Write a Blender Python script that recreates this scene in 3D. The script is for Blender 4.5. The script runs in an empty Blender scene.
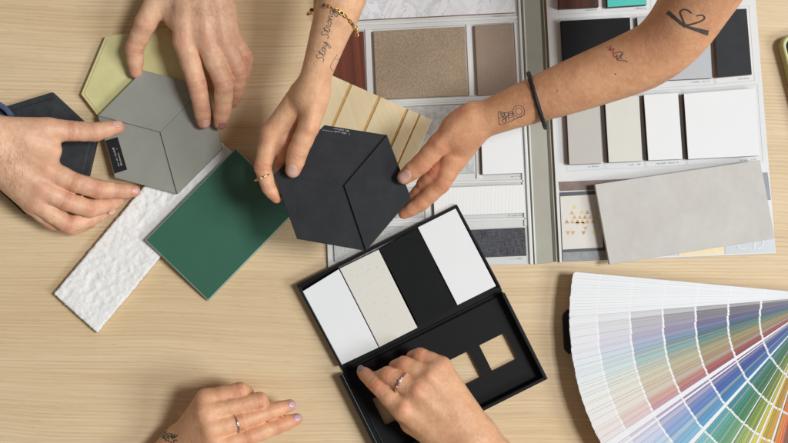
import bpy, bmesh, math, random
import numpy as np
from mathutils import Vector, Matrix
from mathutils.bvhtree import BVHTree

R = math.radians
random.seed(7)
rng = np.random.default_rng(7)
SC = bpy.context.scene
COL = SC.collection

# ------------------------------------------------------------------ camera
HC = 1100.0                      # camera height above the table, mm
PXW, PXH = 788.0, 443.0          # 1 photo pixel = 1 mm on the table
cam_d = bpy.data.cameras.new('camera')
cam = bpy.data.objects.new('camera', cam_d)
COL.objects.link(cam)
cam.location = (0, 0, HC / 1000)
cam.rotation_euler = (0, 0, 0)
cam_d.sensor_width = 36
cam_d.lens = 36 * HC / PXW
cam_d.clip_start = 0.01
cam_d.clip_end = 50
SC.camera = cam

# ------------------------------------------------------------------ light
w = bpy.data.worlds.new('World')
SC.world = w
w.use_nodes = True
bg = w.node_tree.nodes['Background']
bg.inputs[0].default_value = (1.0, 0.91, 0.82, 1)
bg.inputs[1].default_value = 0.155


def area(name, loc, target, sx, sy, watts, col):
    d = bpy.data.lights.new(name, 'AREA')
    d.shape = 'RECTANGLE'
    d.size, d.size_y = sx, sy
    d.energy = watts
    d.color = col
    o = bpy.data.objects.new(name, d)
    COL.objects.link(o)
    o.location = loc
    o.rotation_euler = (Vector(target) - Vector(loc)).to_track_quat('-Z', 'Y').to_euler()
    return o


area('window_light', (3.3, 0.33, 5.7), (0, 0, 0), 1.3, 1.2, 276, (0.955, 0.98, 1.0))
area('second_window_light', (5.0, -1.3, 4.3), (0, 0, 0), 1.8, 1.8, 175, (0.955, 0.98, 1.0))
SC.view_settings.view_transform = 'Standard'
SC.view_settings.look = 'None'
SC.view_settings.exposure = 0.0
SC.view_settings.gamma = 1.0
SC.render.engine = 'CYCLES'
SC.cycles.use_denoising = True
SC.cycles.max_bounces = 6
SC.cycles.diffuse_bounces = 4
SC.cycles.use_fast_gi = False


# ------------------------------------------------------------------ helpers
def P(u, v, z=0.0):
    """photo pixel at height z (mm) -> world point in mm"""
    k = (HC - z) / HC
    return np.array([(u - PXW / 2) * k, -(v - PXH / 2) * k, z], float)


def srgb(r, g, b):
    f = lambda c: (c / 255) / 12.92 if c / 255 <= 0.04045 else ((c / 255 + 0.055) / 1.055) ** 2.4
    return (f(r), f(g), f(b), 1)


def tag(o, label=None, cat=None, group=None, kind=None):
    if label: o['label'] = label
    if cat: o['category'] = cat
    if group: o['group'] = group
    if kind: o['kind'] = kind
    return o


def empty(name, loc_mm, label, cat, group=None):
    o = bpy.data.objects.new(name, None)
    o.empty_display_size = 0.02
    COL.objects.link(o)
    o.location = Vector(loc_mm) / 1000
    return tag(o, label, cat, group)


ORIG = {}


def build(name, verts_mm, faces, mat, parent=None, smooth=False, origin=None, label=None):
    """one mesh object; verts in world mm"""
    if parent is not None:
        org = ORIG[parent.name]
    else:
        org = np.array(origin if origin is not None else np.mean(np.asarray(verts_mm), axis=0), float)
    me = bpy.data.meshes.new(name)
    vv = (np.asarray(verts_mm, float) - org) / 1000
    me.from_pydata(vv.tolist(), [], [list(map(int, f)) for f in faces])
    me.update()
    o = bpy.data.objects.new(name, me)
    COL.objects.link(o)
    if parent is not None:
        o.parent = parent
        ORIG[o.name] = org
    else:
        o.location = Vector(org) / 1000
        ORIG[o.name] = org
    for m in (mat if isinstance(mat, (list, tuple)) else [mat]):
        me.materials.append(m)
    if smooth:
        me.polygons.foreach_set('use_smooth', [True] * len(me.polygons))
    if label: o['label'] = label
    return o


def root(name, loc_mm, label, cat, group=None):
    o = empty(name, loc_mm, label, cat, group)
    ORIG[o.name] = np.array(loc_mm, float)
    return o


class MB:
    """collects solids into one mesh"""
    def __init__(self):
        self.v, self.f, self.mi = [], [], []

    def add(self, v, f, mi=0):
        n = len(self.v)
        self.v += [tuple(p) for p in v]
        self.f += [tuple(n + i for i in q) for q in f]
        self.mi += [mi] * len(f)

    def prism(self, top, bottom_z, mi=0, bev=0.0, side_mi=None, bev_side=False):
        """top: list of world points; drops straight down to bottom_z (number or list)"""
        top = [np.array(p, float) for p in top]
        a = sum(top[i][0] * top[(i + 1) % len(top)][1] - top[(i + 1) % len(top)][0] * top[i][1] for i in range(len(top)))
        bz = list(bottom_z) if hasattr(bottom_z, '__len__') else [bottom_z] * len(top)
        if a < 0:
            top = top[::-1]; bz = bz[::-1]
        n = len(top)
        rings = []
        if bev > 0:
            ins = []
            for i in range(n):
                p0, p1, p2 = top[i - 1], top[i], top[(i + 1) % n]
                d0 = (p1 - p0)[:2]; d0 = d0 / np.linalg.norm(d0)
                d1 = (p2 - p1)[:2]; d1 = d1 / np.linalg.norm(d1)
                n0 = np.array([-d0[1], d0[0]]); n1 = np.array([-d1[1], d1[0]])
                m = n0 + n1
                m = m / max(0.3, np.dot(m, n0))
                ins.append(np.array([p1[0] + m[0] * bev, p1[1] + m[1] * bev, p1[2]]))
            rings.append(ins)
            mid = [np.array([p[0] + (q[0] - p[0]) * .3, p[1] + (q[1] - p[1]) * .3, p[2] - bev * .3]) for p, q in zip(top, ins)]
            rings.append(mid)
            rings.append([p - np.array([0, 0, bev]) for p in top])
        else:
            rings.append(top)
        rings.append([np.array([p[0], p[1], z]) for p, z in zip(top, bz)])
        base = len(self.v)
        for r in rings:
            self.v += [tuple(p) for p in r]
        self.f.append(tuple(base + i for i in range(n))); self.mi.append(mi)
        for k in range(len(rings) - 1):
            for i in range(n):
                j = (i + 1) % n
                self.f.append((base + k * n + i, base + (k + 1) * n + i, base + (k + 1) * n + j, base + k * n + j))
                self.mi.append(mi if (side_mi is None or (k < len(rings) - 2 and not bev_side)) else side_mi)
        last = base + (len(rings) - 1) * n
        self.f.append(tuple(last + i for i in reversed(range(n)))); self.mi.append(mi if side_mi is None else side_mi)

    def build(self, name, mat, parent=None, smooth=False, origin=None, label=None):
        o = build(name, self.v, self.f, mat, parent, smooth, origin, label)
        o.data.polygons.foreach_set('material_index', self.mi)
        return o


def slab(name, px, z0, z1, mat, parent=None, bev=0.6, side=None, label=None):
    """flat piece whose top outline in photo pixels is px; z1 may be a list"""
    zz = z1 if hasattr(z1, '__len__') else [z1] * len(px)
    m = MB()
    m.prism([P(u, v, z) for (u, v), z in zip(px, zz)], z0, 0, bev, 1 if side else None)
    mats = [mat, side] if side else [mat]
    return m.build(name, mats, parent, label=label)


def tube(path, r, n=10, closed=False, flat=1.0):
    path = [np.array(p, float) for p in path]
    v, f = [], []
    L = len(path)
    up = np.array([0.13, 0.31, 0.94])
    for i, p in enumerate(path):
        a = path[(i - 1) % L] if (closed or i > 0) else p
        b = path[(i + 1) % L] if (closed or i < L - 1) else p
        t = b - a; t /= np.linalg.norm(t) + 1e-9
        s = np.cross(t, up); s /= np.linalg.norm(s) + 1e-9
        q = np.cross(s, t)
        rr = r[i] if hasattr(r, '__len__') else r
        for k in range(n):
            a_ = 2 * math.pi * k / n
            v.append(p + s * math.cos(a_) * rr + q * math.sin(a_) * rr * flat)
    m = L if closed else L - 1
    for i in range(m):
        j = (i + 1) % L
        for k in range(n):
            k2 = (k + 1) % n
            f.append((i * n + k, i * n + k2, j * n + k2, j * n + k))
    if not closed:
        f.append(tuple(range(n))[::-1]); f.append(tuple((L - 1) * n + k for k in range(n)))
    return v, f


# ------------------------------------------------------------------ materials
class NT:
    def __init__(self, name):
        self.m = bpy.data.materials.new(name)
        self.m.use_nodes = True
        self.t = self.m.node_tree
        self.b = self.t.nodes['Principled BSDF']

    def n(self, typ, **kw):
        o = self.t.nodes.new(typ)
        for k, x in kw.items():
            if k.startswith('i_'):
                o.inputs[k[2:].replace('_', ' ')].default_value = x
            else:
                setattr(o, k, x)
        return o

    def l(self, a, b):
        self.t.links.new(a, b)

    def coord(self, scale=(1, 1, 1), rot=0.0):
        c = self.n('ShaderNodeTexCoord')
        m = self.n('ShaderNodeMapping')
        m.inputs['Scale'].default_value = scale
        r = self.n('ShaderNodeMapping')
        r.inputs['Rotation'].default_value = (0, 0, rot)
        self.l(c.outputs['Object'], r.inputs['Vector'])
        self.l(r.outputs['Vector'], m.inputs['Vector'])
        return m.outputs['Vector']

    def noise(self, vec, scale, detail=3, rough=0.5, dist=0.0):
        o = self.n('ShaderNodeTexNoise')
        o.inputs['Scale'].default_value = scale
        o.inputs['Detail'].default_value = detail
        o.inputs['Roughness'].default_value = rough
        o.inputs['Distortion'].default_value = dist
        if vec is not None: self.l(vec, o.inputs['Vector'])
        return o.outputs['Fac']

    def ramp(self, fac, stops):
        o = self.n('ShaderNodeValToRGB')
        e = o.color_ramp.elements
        while len(e) < len(stops): e.new(0.5)
        for q, (p, c) in zip(e, stops):
            q.position = p; q.color = c
        self.l(fac, o.inputs['Fac'])
        return o.outputs['Color']

    def mix(self, a, b, fac, typ='MIX'):
        o = self.n('ShaderNodeMix', data_type='RGBA', blend_type=typ)
        for s, x in ((0, fac), (6, a), (7, b)):
            if hasattr(x, 'is_linked'): self.l(x, o.inputs[s])
            else: o.inputs[s].default_value = x
        return o.outputs[2]

    def bump(self, h, strength=0.3, dist=0.001, prev=None):
        o = self.n('ShaderNodeBump')
        o.inputs['Strength'].default_value = strength
        o.inputs['Distance'].default_value = dist
        self.l(h, o.inputs['Height'])
        if prev is not None: self.l(prev, o.inputs['Normal'])
        return o.outputs['Normal']


def plain(name, col, rough=0.5, var=0.06, nscale=60, bump=0.0, bscale=900, spec=0.5, metal=0.0, coat=0.0):
    t = NT(name)
    vec = t.coord()
    n1 = t.noise(vec, nscale, 4, 0.6)
    lo = tuple(c * (1 - var) for c in col[:3]) + (1,)
    hi = tuple(min(1, c * (1 + var)) for c in col[:3]) + (1,)
    t.l(t.ramp(n1, [(0.3, lo), (0.7, hi)]), t.b.inputs['Base Color'])
    t.b.inputs['Roughness'].default_value = rough
    t.b.inputs['Specular IOR Level'].default_value = spec
    t.b.inputs['Metallic'].default_value = metal
    t.b.inputs['Coat Weight'].default_value = coat
    if bump:
        t.l(t.bump(t.noise(vec, bscale, 3, 0.6), bump, 0.0006), t.b.inputs['Normal'])
    return t.m


def wood_mat(name, lo, mid, hi, rot=0.0, fine=1.0, rough=0.5, bands=0.5, off=0.0, soft=1.0):
    t = NT(name)
    v1 = t.coord((1, 1, 1), rot)
    warp = t.noise(v1, 4.0, 3, 0.5)
    w2 = t.n('ShaderNodeMapping')
    t.l(v1, w2.inputs['Vector'])
    add = t.n('ShaderNodeVectorMath', operation='MULTIPLY_ADD')
    comb = t.n('ShaderNodeCombineXYZ')
    t.l(warp, comb.inputs['Y'])
    t.l(comb.outputs[0], add.inputs[0]); add.inputs[1].default_value = (0, 0.035, 0)
    t.l(w2.outputs[0], add.inputs[2])
    w2.inputs['Location'].default_value = (off, off, 0)

    def sc(s):
        m = t.n('ShaderNodeMapping'); m.inputs['Scale'].default_value = s
        t.l(add.outputs[0], m.inputs['Vector']); return m.outputs[0]
    g1 = t.noise(sc((2.2, 150 * fine, 1)), 1.0, 5, 0.65)
    g2 = t.noise(sc((5, 420 * fine, 1)), 1.0, 3, 0.6)
    g3 = t.noise(sc((0.9, 16 * fine, 1)), 1.0, 2, 0.5)
    g4 = t.noise(sc((22, 900 * fine, 1)), 1.0, 2, 0.5)
    c = t.ramp(g1, [(0.3, lo), (0.5, mid), (0.72, hi)])
    c = t.mix(c, t.ramp(g2, [(0.35, (0.80, 0.77, 0.72, 1)), (0.6, (1, 1, 1, 1))]), 0.6 * soft, 'MULTIPLY')
    c = t.mix(c, t.ramp(g3, [(0.3, (0.86, 0.83, 0.78, 1)), (0.7, (1.05, 1.04, 1.02, 1))]), bands, 'MULTIPLY')
    c = t.mix(c, t.ramp(g4, [(0.62, (1, 1, 1, 1)), (0.74, (0.72, 0.66, 0.58, 1))]), 0.55 * soft, 'MULTIPLY')
    t.l(c, t.b.inputs['Base Color'])
    t.b.inputs['Roughness'].default_value = rough
    t.b.inputs['Specular IOR Level'].default_value = 0.35
    t.l(t.bump(g2, 0.12, 0.0004), t.b.inputs['Normal'])
    return t.m


def table_mat(name):
    t = NT(name)
    v1 = t.coord((1, 1, 1), R(0.8))
    warp = t.noise(v1, 3.0, 2, 0.5)
    comb = t.n('ShaderNodeCombineXYZ')
    t.l(warp, comb.inputs['Y'])
    add = t.n('ShaderNodeVectorMath', operation='MULTIPLY_ADD')
    t.l(comb.outputs[0], add.inputs[0]); add.inputs[1].default_value = (0, 0.03, 0); t.l(v1, add.inputs[2])

    def sc(s):
        m = t.n('ShaderNodeMapping'); m.inputs['Scale'].default_value = s
        t.l(add.outputs[0], m.inputs['Vector']); return m.outputs[0]
    broad = t.noise(sc((1.2, 26, 1)), 1.0, 3, 0.5)
    wv = t.n('ShaderNodeTexWave', wave_type='BANDS', bands_direction='Y', wave_profile='SIN')
    wv.inputs['Scale'].default_value = 1.0
    wv.inputs['Distortion'].default_value = 9.0
    wv.inputs['Detail'].default_value = 3.0
    wv.inputs['Detail Scale'].default_value = 0.55
    wv.inputs['Detail Roughness'].default_value = 0.6
    t.l(sc((1.6, 84, 1)), wv.inputs['Vector'])
    g1 = t.noise(sc((3.0, 330, 1)), 1.0, 3, 0.6)
    g2 = t.noise(sc((11, 700, 1)), 1.0, 3, 0.6)
    pore = t.noise(sc((55, 1000, 1)), 1.0, 2, 0.5)
    patch = t.noise(sc((4, 26, 1)), 1.0, 2, 0.5)
    c = t.ramp(broad, [(0.3, srgb(218, 192, 153)), (0.5, srgb(226, 202, 164)), (0.7, srgb(231, 209, 174))])
    lines = t.ramp(wv.outputs['Fac'], [(0.05, (0.87, 0.81, 0.72, 1)), (0.5, (1, 1, 1, 1)), (1.0, (1.03, 1.03, 1.03, 1))])
    c = t.mix(c, lines, t.ramp(patch, [(0.32, (0.12, 0.12, 0.12, 1)), (0.72, (0.68, 0.68, 0.68, 1))]), 'MULTIPLY')
    c = t.mix(c, t.ramp(g1, [(0.36, (0.88, 0.83, 0.76, 1)), (0.55, (1, 1, 1, 1))]), 0.48, 'MULTIPLY')
    c = t.mix(c, t.ramp(g2, [(0.36, (0.87, 0.83, 0.78, 1)), (0.6, (1.02, 1.02, 1.02, 1))]), 0.6, 'MULTIPLY')
    c = t.mix(c, t.ramp(pore, [(0.60, (1, 1, 1, 1)), (0.72, (0.78, 0.70, 0.60, 1))]), 0.6, 'MULTIPLY')
    t.l(c, t.b.inputs['Base Color'])
    t.b.inputs['Roughness'].default_value = 0.48
    t.b.inputs['Specular IOR Level'].default_value = 0.3
    t.l(t.bump(g2, 0.10, 0.0003), t.b.inputs['Normal'])
    return t.m


def skin_mat(name, base, red, rough=0.48, mott=0.15):
    t = NT(name)
    vec = t.coord()
    a = t.n('ShaderNodeAttribute', attribute_name='red')
    b = t.n('ShaderNodeAttribute', attribute_name='crease')
    n1 = t.noise(vec, 55, 4, 0.6)
    n2 = t.noise(vec, 260, 3, 0.6)
    lo = tuple(x * (1 - mott * (0.6 if i == 0 else 1.15)) for i, x in enumerate(base[:3])) + (1,)
    hi = tuple(min(1, x * (1 + mott * .6)) for x in base[:3]) + (1,)
    c = t.ramp(n1, [(0.33, lo), (0.68, hi)])
    c = t.mix(c, t.ramp(n2, [(0.3, (0.92, 0.85, 0.81, 1)), (0.65, (1.02, 1.02, 1.02, 1))]), 0.85, 'MULTIPLY')
    m = t.n('ShaderNodeMath', operation='MULTIPLY')
    t.l(a.outputs['Fac'], m.inputs[0]); m.inputs[1].default_value = 0.95
    c = t.mix(c, red, m.outputs[0])
    c = t.mix(c, (0.62, 0.42, 0.36, 1), b.outputs['Fac'], 'MULTIPLY')
    t.l(c, t.b.inputs['Base Color'])
    t.b.inputs['Roughness'].default_value = rough
    t.b.inputs['Specular IOR Level'].default_value = 0.38
    t.b.inputs['Subsurface Weight'].default_value = 0.12
    t.b.inputs['Subsurface Radius'].default_value = (1.0, 0.35, 0.2)
    t.b.inputs['Subsurface Scale'].default_value = 0.004
    n5 = t.noise(vec, 120, 3, 0.55)
    vo = t.n('ShaderNodeTexVoronoi', feature='SMOOTH_F1')
    vo.inputs['Scale'].default_value = 950
    t.l(vec, vo.inputs['Vector'])
    nb = t.bump(vo.outputs['Distance'], 0.16, 0.0006)
    nb = t.bump(t.noise(vec, 330, 4, 0.65), 0.3, 0.001, nb)
    nb = t.bump(n5, 0.25, 0.0025, nb)
    t.l(nb, t.b.inputs['Normal'])
    return t.m


def fabric_mat(name, c1, c2, scale=1400, rough=0.95, bump=0.5, weave=False, fibre=700):
    t = NT(name)
    vec = t.coord()
    if weave:
        def sc(s):
            m = t.n('ShaderNodeMapping'); m.inputs['Scale'].default_value = s
            t.l(vec, m.inputs['Vector']); return m.outputs[0]
        a = t.noise(sc((120, 1500, 1)), 1, 2, 0.6)
        b = t.noise(sc((1500, 120, 1)), 1, 2, 0.6)
        mm = t.n('ShaderNodeMath', operation='ADD')
        t.l(a, mm.inputs[0]); t.l(b, mm.inputs[1])
        h = t.n('ShaderNodeMath', operation='MULTIPLY'); h.inputs[1].default_value = 0.5
        t.l(mm.outputs[0], h.inputs[0])
        h = h.outputs[0]
        st = (0.40, 0.60)
    else:
        h = t.noise(vec, fibre, 4, 0.7, 0.6)
        st = (0.33, 0.66)
    big = t.noise(vec, 45, 3, 0.5)
    c = t.ramp(h, [(st[0], c1), (st[1], c2)])
    c = t.mix(c, t.ramp(big, [(0.35, (0.92, 0.92, 0.92, 1)), (0.65, (1.05, 1.05, 1.05, 1))]), 0.6, 'MULTIPLY')
    t.l(c, t.b.inputs['Base Color'])
    t.b.inputs['Roughness'].default_value = rough
    t.b.inputs['Specular IOR Level'].default_value = 0.15
    t.l(t.bump(h, bump, 0.0015), t.b.inputs['Normal'])
    return t.m


M = {}
M['table'] = table_mat('light_oak_veneer')
M['cream_wood'] = wood_mat('cream_wood', srgb(240, 221, 174), srgb(244, 226, 184), srgb(247, 231, 193), rot=R(66), fine=0.7, bands=0.15, soft=0.35)
M['cream_groove'] = wood_mat('cream_groove_wood', srgb(206, 166, 102), srgb(216, 178, 116), srgb(224, 190, 130), rot=R(66), bands=0.3)
M['yellow_tile'] = plain('yellow_glaze', srgb(214, 206, 150), 0.35, 0.10, 40, 0.05, 400, coat=0.1)
M['grey_tile'] = plain('grey_ceramic', srgb(150, 150, 140), 0.45, 0.05, 50, 0.08, 1500)
M['black_tile'] = plain('black_ceramic', srgb(45, 46, 49), 0.6, 0.18, 70, 0.2, 1700, spec=0.25)
M['label_black'] = plain('black_paper', srgb(18, 18, 20), 0.5, 0.05)
M['ink_white'] = plain('white_ink', srgb(225, 225, 225), 0.6, 0.02)
M['ink_grey'] = plain('grey_ink', srgb(140, 145, 148), 0.6, 0.02)
M['line_grey'] = plain('frame_line_grey', srgb(196, 199, 201), 0.6, 0.02)
M['dark_slab'] = plain('charcoal_stone', srgb(54, 57, 60), 0.7, 0.3, 70, 0.7, 260, spec=0.25)
M['slab_edge'] = plain('charcoal_stone_edge', srgb(46, 54, 60), 0.7, 0.2, 60, 0.4, 400, spec=0.25)
M['green_tile'] = plain('green_lacquer', srgb(58, 101, 83), 0.22, 0.04, 30, 0.02, 500)
M['green_edge'] = plain('pale_green_edge', srgb(150, 172, 158), 0.5, 0.08)
M['page'] = plain('white_page_board', srgb(222, 223, 222), 0.5, 0.02)
M['rib'] = plain('white_plastic_rib', srgb(224, 225, 222), 0.35, 0.02)
M['tray'] = plain('grey_page_tray', srgb(212, 213, 210), 0.5, 0.02)
M['spine'] = plain('khaki_spine_cloth', srgb(170, 168, 154), 0.6, 0.05, 30, 0.1, 1500)
M['gutter'] = plain('dark_hinge', srgb(88, 86, 76), 0.6, 0.08)
M['white_tile'] = plain('white_laminate', srgb(236, 237, 237), 0.55, 0.012, 20, 0.02, 900, spec=0.25)
M['edge_brown'] = plain('dark_brown_core', srgb(82, 62, 54), 0.7, 0.15)
M['edge_wood'] = plain('chipboard_core', srgb(170, 128, 92), 0.7, 0.15)
M['taupe_tile'] = plain('taupe_laminate', srgb(190, 186, 178), 0.45, 0.02)
M['beige_tile'] = plain('pale_beige_laminate', srgb(215, 213, 203), 0.45, 0.02)
M['black_board'] = plain('black_laminate', srgb(30, 30, 31), 0.6, 0.08, 90, 0.1, 1500, spec=0.1)
M['charcoal_board'] = plain('charcoal_laminate', srgb(28, 29, 29), 0.6, 0.1, 60, 0.08, 1500, spec=0.1)
M['slate_board'] = plain('slate_laminate', srgb(50, 51, 54), 0.55, 0.1, 60, 0.08, 1500, spec=0.15)
M['grey_board'] = plain('cool_grey_laminate', srgb(176, 178, 180), 0.4, 0.02)
M['turquoise'] = plain('turquoise_laminate', srgb(62, 190, 178), 0.35, 0.03)
M['carpet_beige'] = fabric_mat('beige_carpet', srgb(168, 146, 121), srgb(195, 175, 151), fibre=620, bump=1.0)
M['carpet_taupe'] = fabric_mat('taupe_carpet', srgb(152, 133, 117), srgb(168, 150, 134), fibre=900, bump=0.5)
M['charcoal_fabric'] = fabric_mat('charcoal_fabric', srgb(62, 63, 67), srgb(104, 105, 110), weave=True)
M['grey_fabric'] = fabric_mat('pale_grey_fabric', srgb(176, 176, 172), srgb(206, 206, 202), weave=True)
M['red_wood'] = wood_mat('mahogany', srgb(84, 38, 26), srgb(116, 58, 40), srgb(134, 72, 50), rot=R(87), fine=0.8, bands=0.8)
M['dark_wood'] = wood_mat('dark_red_wood', srgb(58, 30, 22), srgb(84, 46, 32), srgb(104, 60, 42), rot=R(87), fine=0.8, bands=0.8)
M['box'] = plain('black_card', srgb(18, 18, 20), 0.6, 0.06, 200, 0.15, 2200, spec=0.22)
M['box_gloss'] = plain('black_satin_card', srgb(18, 19, 21), 0.3, 0.06, 120, 0.05, 1500, spec=0.4)
M['pivot'] = plain('brass_rivet', srgb(180, 150, 90), 0.3, 0.05, metal=1.0)
M['navy'] = plain('navy_cover', srgb(24, 28, 44), 0.4, 0.05)
M['gold'] = plain('gold', srgb(222, 180, 96), 0.25, 0.08, 300, metal=1.0)
M['silver'] = plain('silver', srgb(215, 213, 210), 0.2, 0.05, 300, metal=1.0)
M['gem_dark'] = plain('dark_gem', srgb(60, 62, 78), 0.08, 0.3, 300)
M['gem_amber'] = plain('amber_gem', srgb(196, 140, 110), 0.08, 0.2, 300)
M['gem_pink'] = plain('pink_gem', srgb(190, 70, 120), 0.08, 0.2, 300)
M['gem_clear'] = plain('clear_gem', srgb(225, 228, 235), 0.05, 0.1, 900)
M['cord'] = plain('black_cord', srgb(22, 23, 27), 0.6, 0.2, 500, 0.5, 1600)
M['nail_natural'] = plain('natural_nail', srgb(224, 172, 158), 0.35, 0.03, spec=0.35)
M['nail_dark'] = plain('bruised_nail', srgb(168, 116, 110), 0.35, 0.1, 200, spec=0.35)
M['nail_nude'] = plain('nude_nail_varnish', srgb(220, 176, 158), 0.35, 0.02, spec=0.35)
M['nail_lilac'] = plain('lilac_nail_varnish', srgb(205, 168, 176), 0.25, 0.02, spec=0.4)
M['nail_grey'] = plain('mauve_grey_nail_varnish', srgb(140, 124, 128), 0.25, 0.03, spec=0.4)
M['tattoo'] = plain('tattoo_ink', srgb(96, 90, 90), 0.5, 0.1, 400)
M['tattoo_dark'] = plain('dark_tattoo_ink', srgb(84, 78, 72), 0.5, 0.15, 300)
M['tattoo_grey'] = plain('faded_tattoo_ink', srgb(150, 134, 120), 0.5, 0.1, 400)
M['tattoo_red'] = plain('red_tattoo_ink', srgb(178, 84, 74), 0.5, 0.1, 400)
M['mole'] = plain('mole', srgb(120, 74, 56), 0.5, 0.1, 400)
M['case'] = plain('yellow_green_case', srgb(198, 196, 136), 0.35, 0.04)
M['glass'] = plain('dark_screen', srgb(20, 24, 34), 0.08, 0.02, coat=0.5)
M['skin_man'] = skin_mat('fair_skin', srgb(228, 188, 154), srgb(214, 136, 110), mott=0.18)
M['skin_pale'] = skin_mat('light_olive_skin', srgb(231, 186, 146), srgb(214, 134, 104))
M['skin_tan'] = skin_mat('tan_skin', srgb(220, 168, 128), srgb(208, 128, 100))
M['skin_warm'] = skin_mat('warm_skin', srgb(230, 182, 142), srgb(216, 132, 102))

# white rough stone
t = NT('white_split_stone')
vec = t.coord()
n1 = t.noise(vec, 130, 6, 0.65)
n2 = t.noise(vec, 45, 3, 0.5)
t.l(t.ramp(n2, [(0.3, srgb(236, 234, 230)), (0.7, srgb(242, 241, 238))]), t.b.inputs['Base Color'])
t.b.inputs['Roughness'].default_value = 0.85
t.l(t.bump(n1, 0.35, 0.002), t.b.inputs['Normal'])
M['white_stone'] = t.m

# concrete look tile
t = NT('pale_concrete')
vec = t.coord((1, 0.8, 1), R(8))
a = t.noise(vec, 30, 6, 0.65)
b = t.noise(vec, 190, 4, 0.6)
c = t.ramp(a, [(0.28, srgb(196, 192, 185)), (0.5, srgb(203, 199, 192)), (0.72, srgb(208, 205, 199))])
c = t.mix(c, t.ramp(b, [(0.3, (0.95, 0.95, 0.95, 1)), (0.7, (1.02, 1.02, 1.02, 1))]), 0.7, 'MULTIPLY')
t.l(c, t.b.inputs['Base Color'])
t.b.inputs['Roughness'].default_value = 0.6
M['concrete'] = t.m

# speckled cream
t = NT('speckled_cream')
vec = t.coord()
vo = t.n('ShaderNodeTexVoronoi'); vo.inputs['Scale'].default_value = 620; t.l(vec, vo.inputs['Vector'])
sp = t.noise(vec, 330, 3, 0.7)
c = t.ramp(vo.outputs['Distance'], [(0.20, srgb(200, 193, 178)), (0.34, srgb(226, 222, 212))])
c = t.mix(srgb(226, 222, 212), c, t.ramp(sp, [(0.50, (0, 0, 0, 1)), (0.62, (1, 1, 1, 1))]))
t.l(c, t.b.inputs['Base Color'])
t.b.inputs['Roughness'].default_value = 0.5
M['speckled'] = t.m

# veined white stone
t = NT('white_marble')
vec = t.coord((1.0, 0.5, 1))
a = t.noise(vec, 26, 6, 0.7, 1.2)
c = t.ramp(a, [(0.40, srgb(222, 223, 226)), (0.5, srgb(236, 237, 239)), (0.53, srgb(205, 206, 212)), (0.57, srgb(236, 237, 239))])
t.l(c, t.b.inputs['Base Color']); t.b.inputs['Roughness'].default_value = 0.3
M['marble'] = t.m

# mottled grey stone
t = NT('mottled_grey_stone')
vec = t.coord()
c = t.ramp(t.noise(vec, 170, 5, 0.75), [(0.35, srgb(176, 177, 176)), (0.6, srgb(208, 208, 206))])
t.l(c, t.b.inputs['Base Color']); t.b.inputs['Roughness'].default_value = 0.6
M['mottled'] = t.m

# ribbed white
t = NT('ribbed_white')
vec = t.coord((1, 1, 1), R(2))
wv = t.n('ShaderNodeTexWave', wave_type='BANDS', bands_direction='X'); wv.inputs['Scale'].default_value = 90
t.l(vec, wv.inputs['Vector'])
c = t.ramp(wv.outputs['Fac'], [(0.0, srgb(233, 233, 230)), (0.5, srgb(237, 237, 235))])
t.l(c, t.b.inputs['Base Color']); t.b.inputs['Roughness'].default_value = 0.6
t.l(t.bump(wv.outputs['Fac'], 0.08, 0.0004), t.b.inputs['Normal'])
M['ribbed'] = t.m

# brown stone strip, dark photo print
M['brown_print'] = plain('brown_print', srgb(128, 106, 96), 0.4, 0.2, 120)
M['dark_print'] = plain('dark_print', srgb(78, 80, 84), 0.4, 0.15, 60)
M['grey_print'] = plain('grey_print', srgb(146, 148, 148), 0.4, 0.15, 160)
M['card_print'] = plain('cream_print', srgb(222, 218, 208), 0.4, 0.03)
M['blue_grey_print'] = plain('blue_grey_print', srgb(196, 200, 204), 0.4, 0.04)
M['slate_print'] = plain('slate_print', srgb(120, 124, 136), 0.4, 0.1)
M['tri_a'] = plain('orange_ink', srgb(214, 168, 120), 0.4, 0.05)
M['tri_b'] = plain('yellow_ink', srgb(222, 206, 130), 0.4, 0.05)
M['tri_c'] = plain('tan_ink', srgb(196, 146, 112), 0.4, 0.05)

# denim
t = NT('denim')
vec = t.coord()
wv = t.n('ShaderNodeTexWave', wave_type='BANDS', bands_direction='DIAGONAL'); wv.inputs['Scale'].default_value = 420
wv.inputs['Distortion'].default_value = 1.5
t.l(vec, wv.inputs['Vector'])
c = t.ramp(wv.outputs['Fac'], [(0.2, srgb(52, 64, 92)), (0.8, srgb(92, 108, 140))])
c = t.mix(c, t.ramp(t.noise(vec, 120, 4, 0.6), [(0.3, (0.75, 0.75, 0.78, 1)), (0.7, (1.1, 1.1, 1.1, 1))]), 0.8, 'MULTIPLY')
t.l(c, t.b.inputs['Base Color']); t.b.inputs['Roughness'].default_value = 0.9
M['denim'] = t.m
M['body_hair'] = plain('brown_body_hair', srgb(128, 94, 68), 0.6, 0.2, 300)

# colour chips
t = NT('printed_colour_chips')
a = t.n('ShaderNodeAttribute', attribute_name='chip')
t.l(a.outputs['Color'], t.b.inputs['Base Color'])
t.b.inputs['Roughness'].default_value = 0.38
t.b.inputs['Specular IOR Level'].default_value = 0.4
M['chips'] = t.m
M['strip_paper'] = plain('white_strip_paper', srgb(226, 227, 226), 0.5, 0.03, 200)


# ------------------------------------------------------------------ tabletop (the setting)
m = MB()
m.prism([(-1100, -650, 0), (1100, -650, 0), (1100, 650, 0), (-1100, 650, 0)], -30, 0, 2.0)
o = m.build('tabletop', M['table'], origin=(0, 0, 0))
tag(o, 'pale oak veneer tabletop under all the samples', kind='structure')


# ------------------------------------------------------------------ loose samples, left side
def hexpts(c, rel, z):
    return [(c[0] + a, c[1] + b) for a, b in rel]


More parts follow.
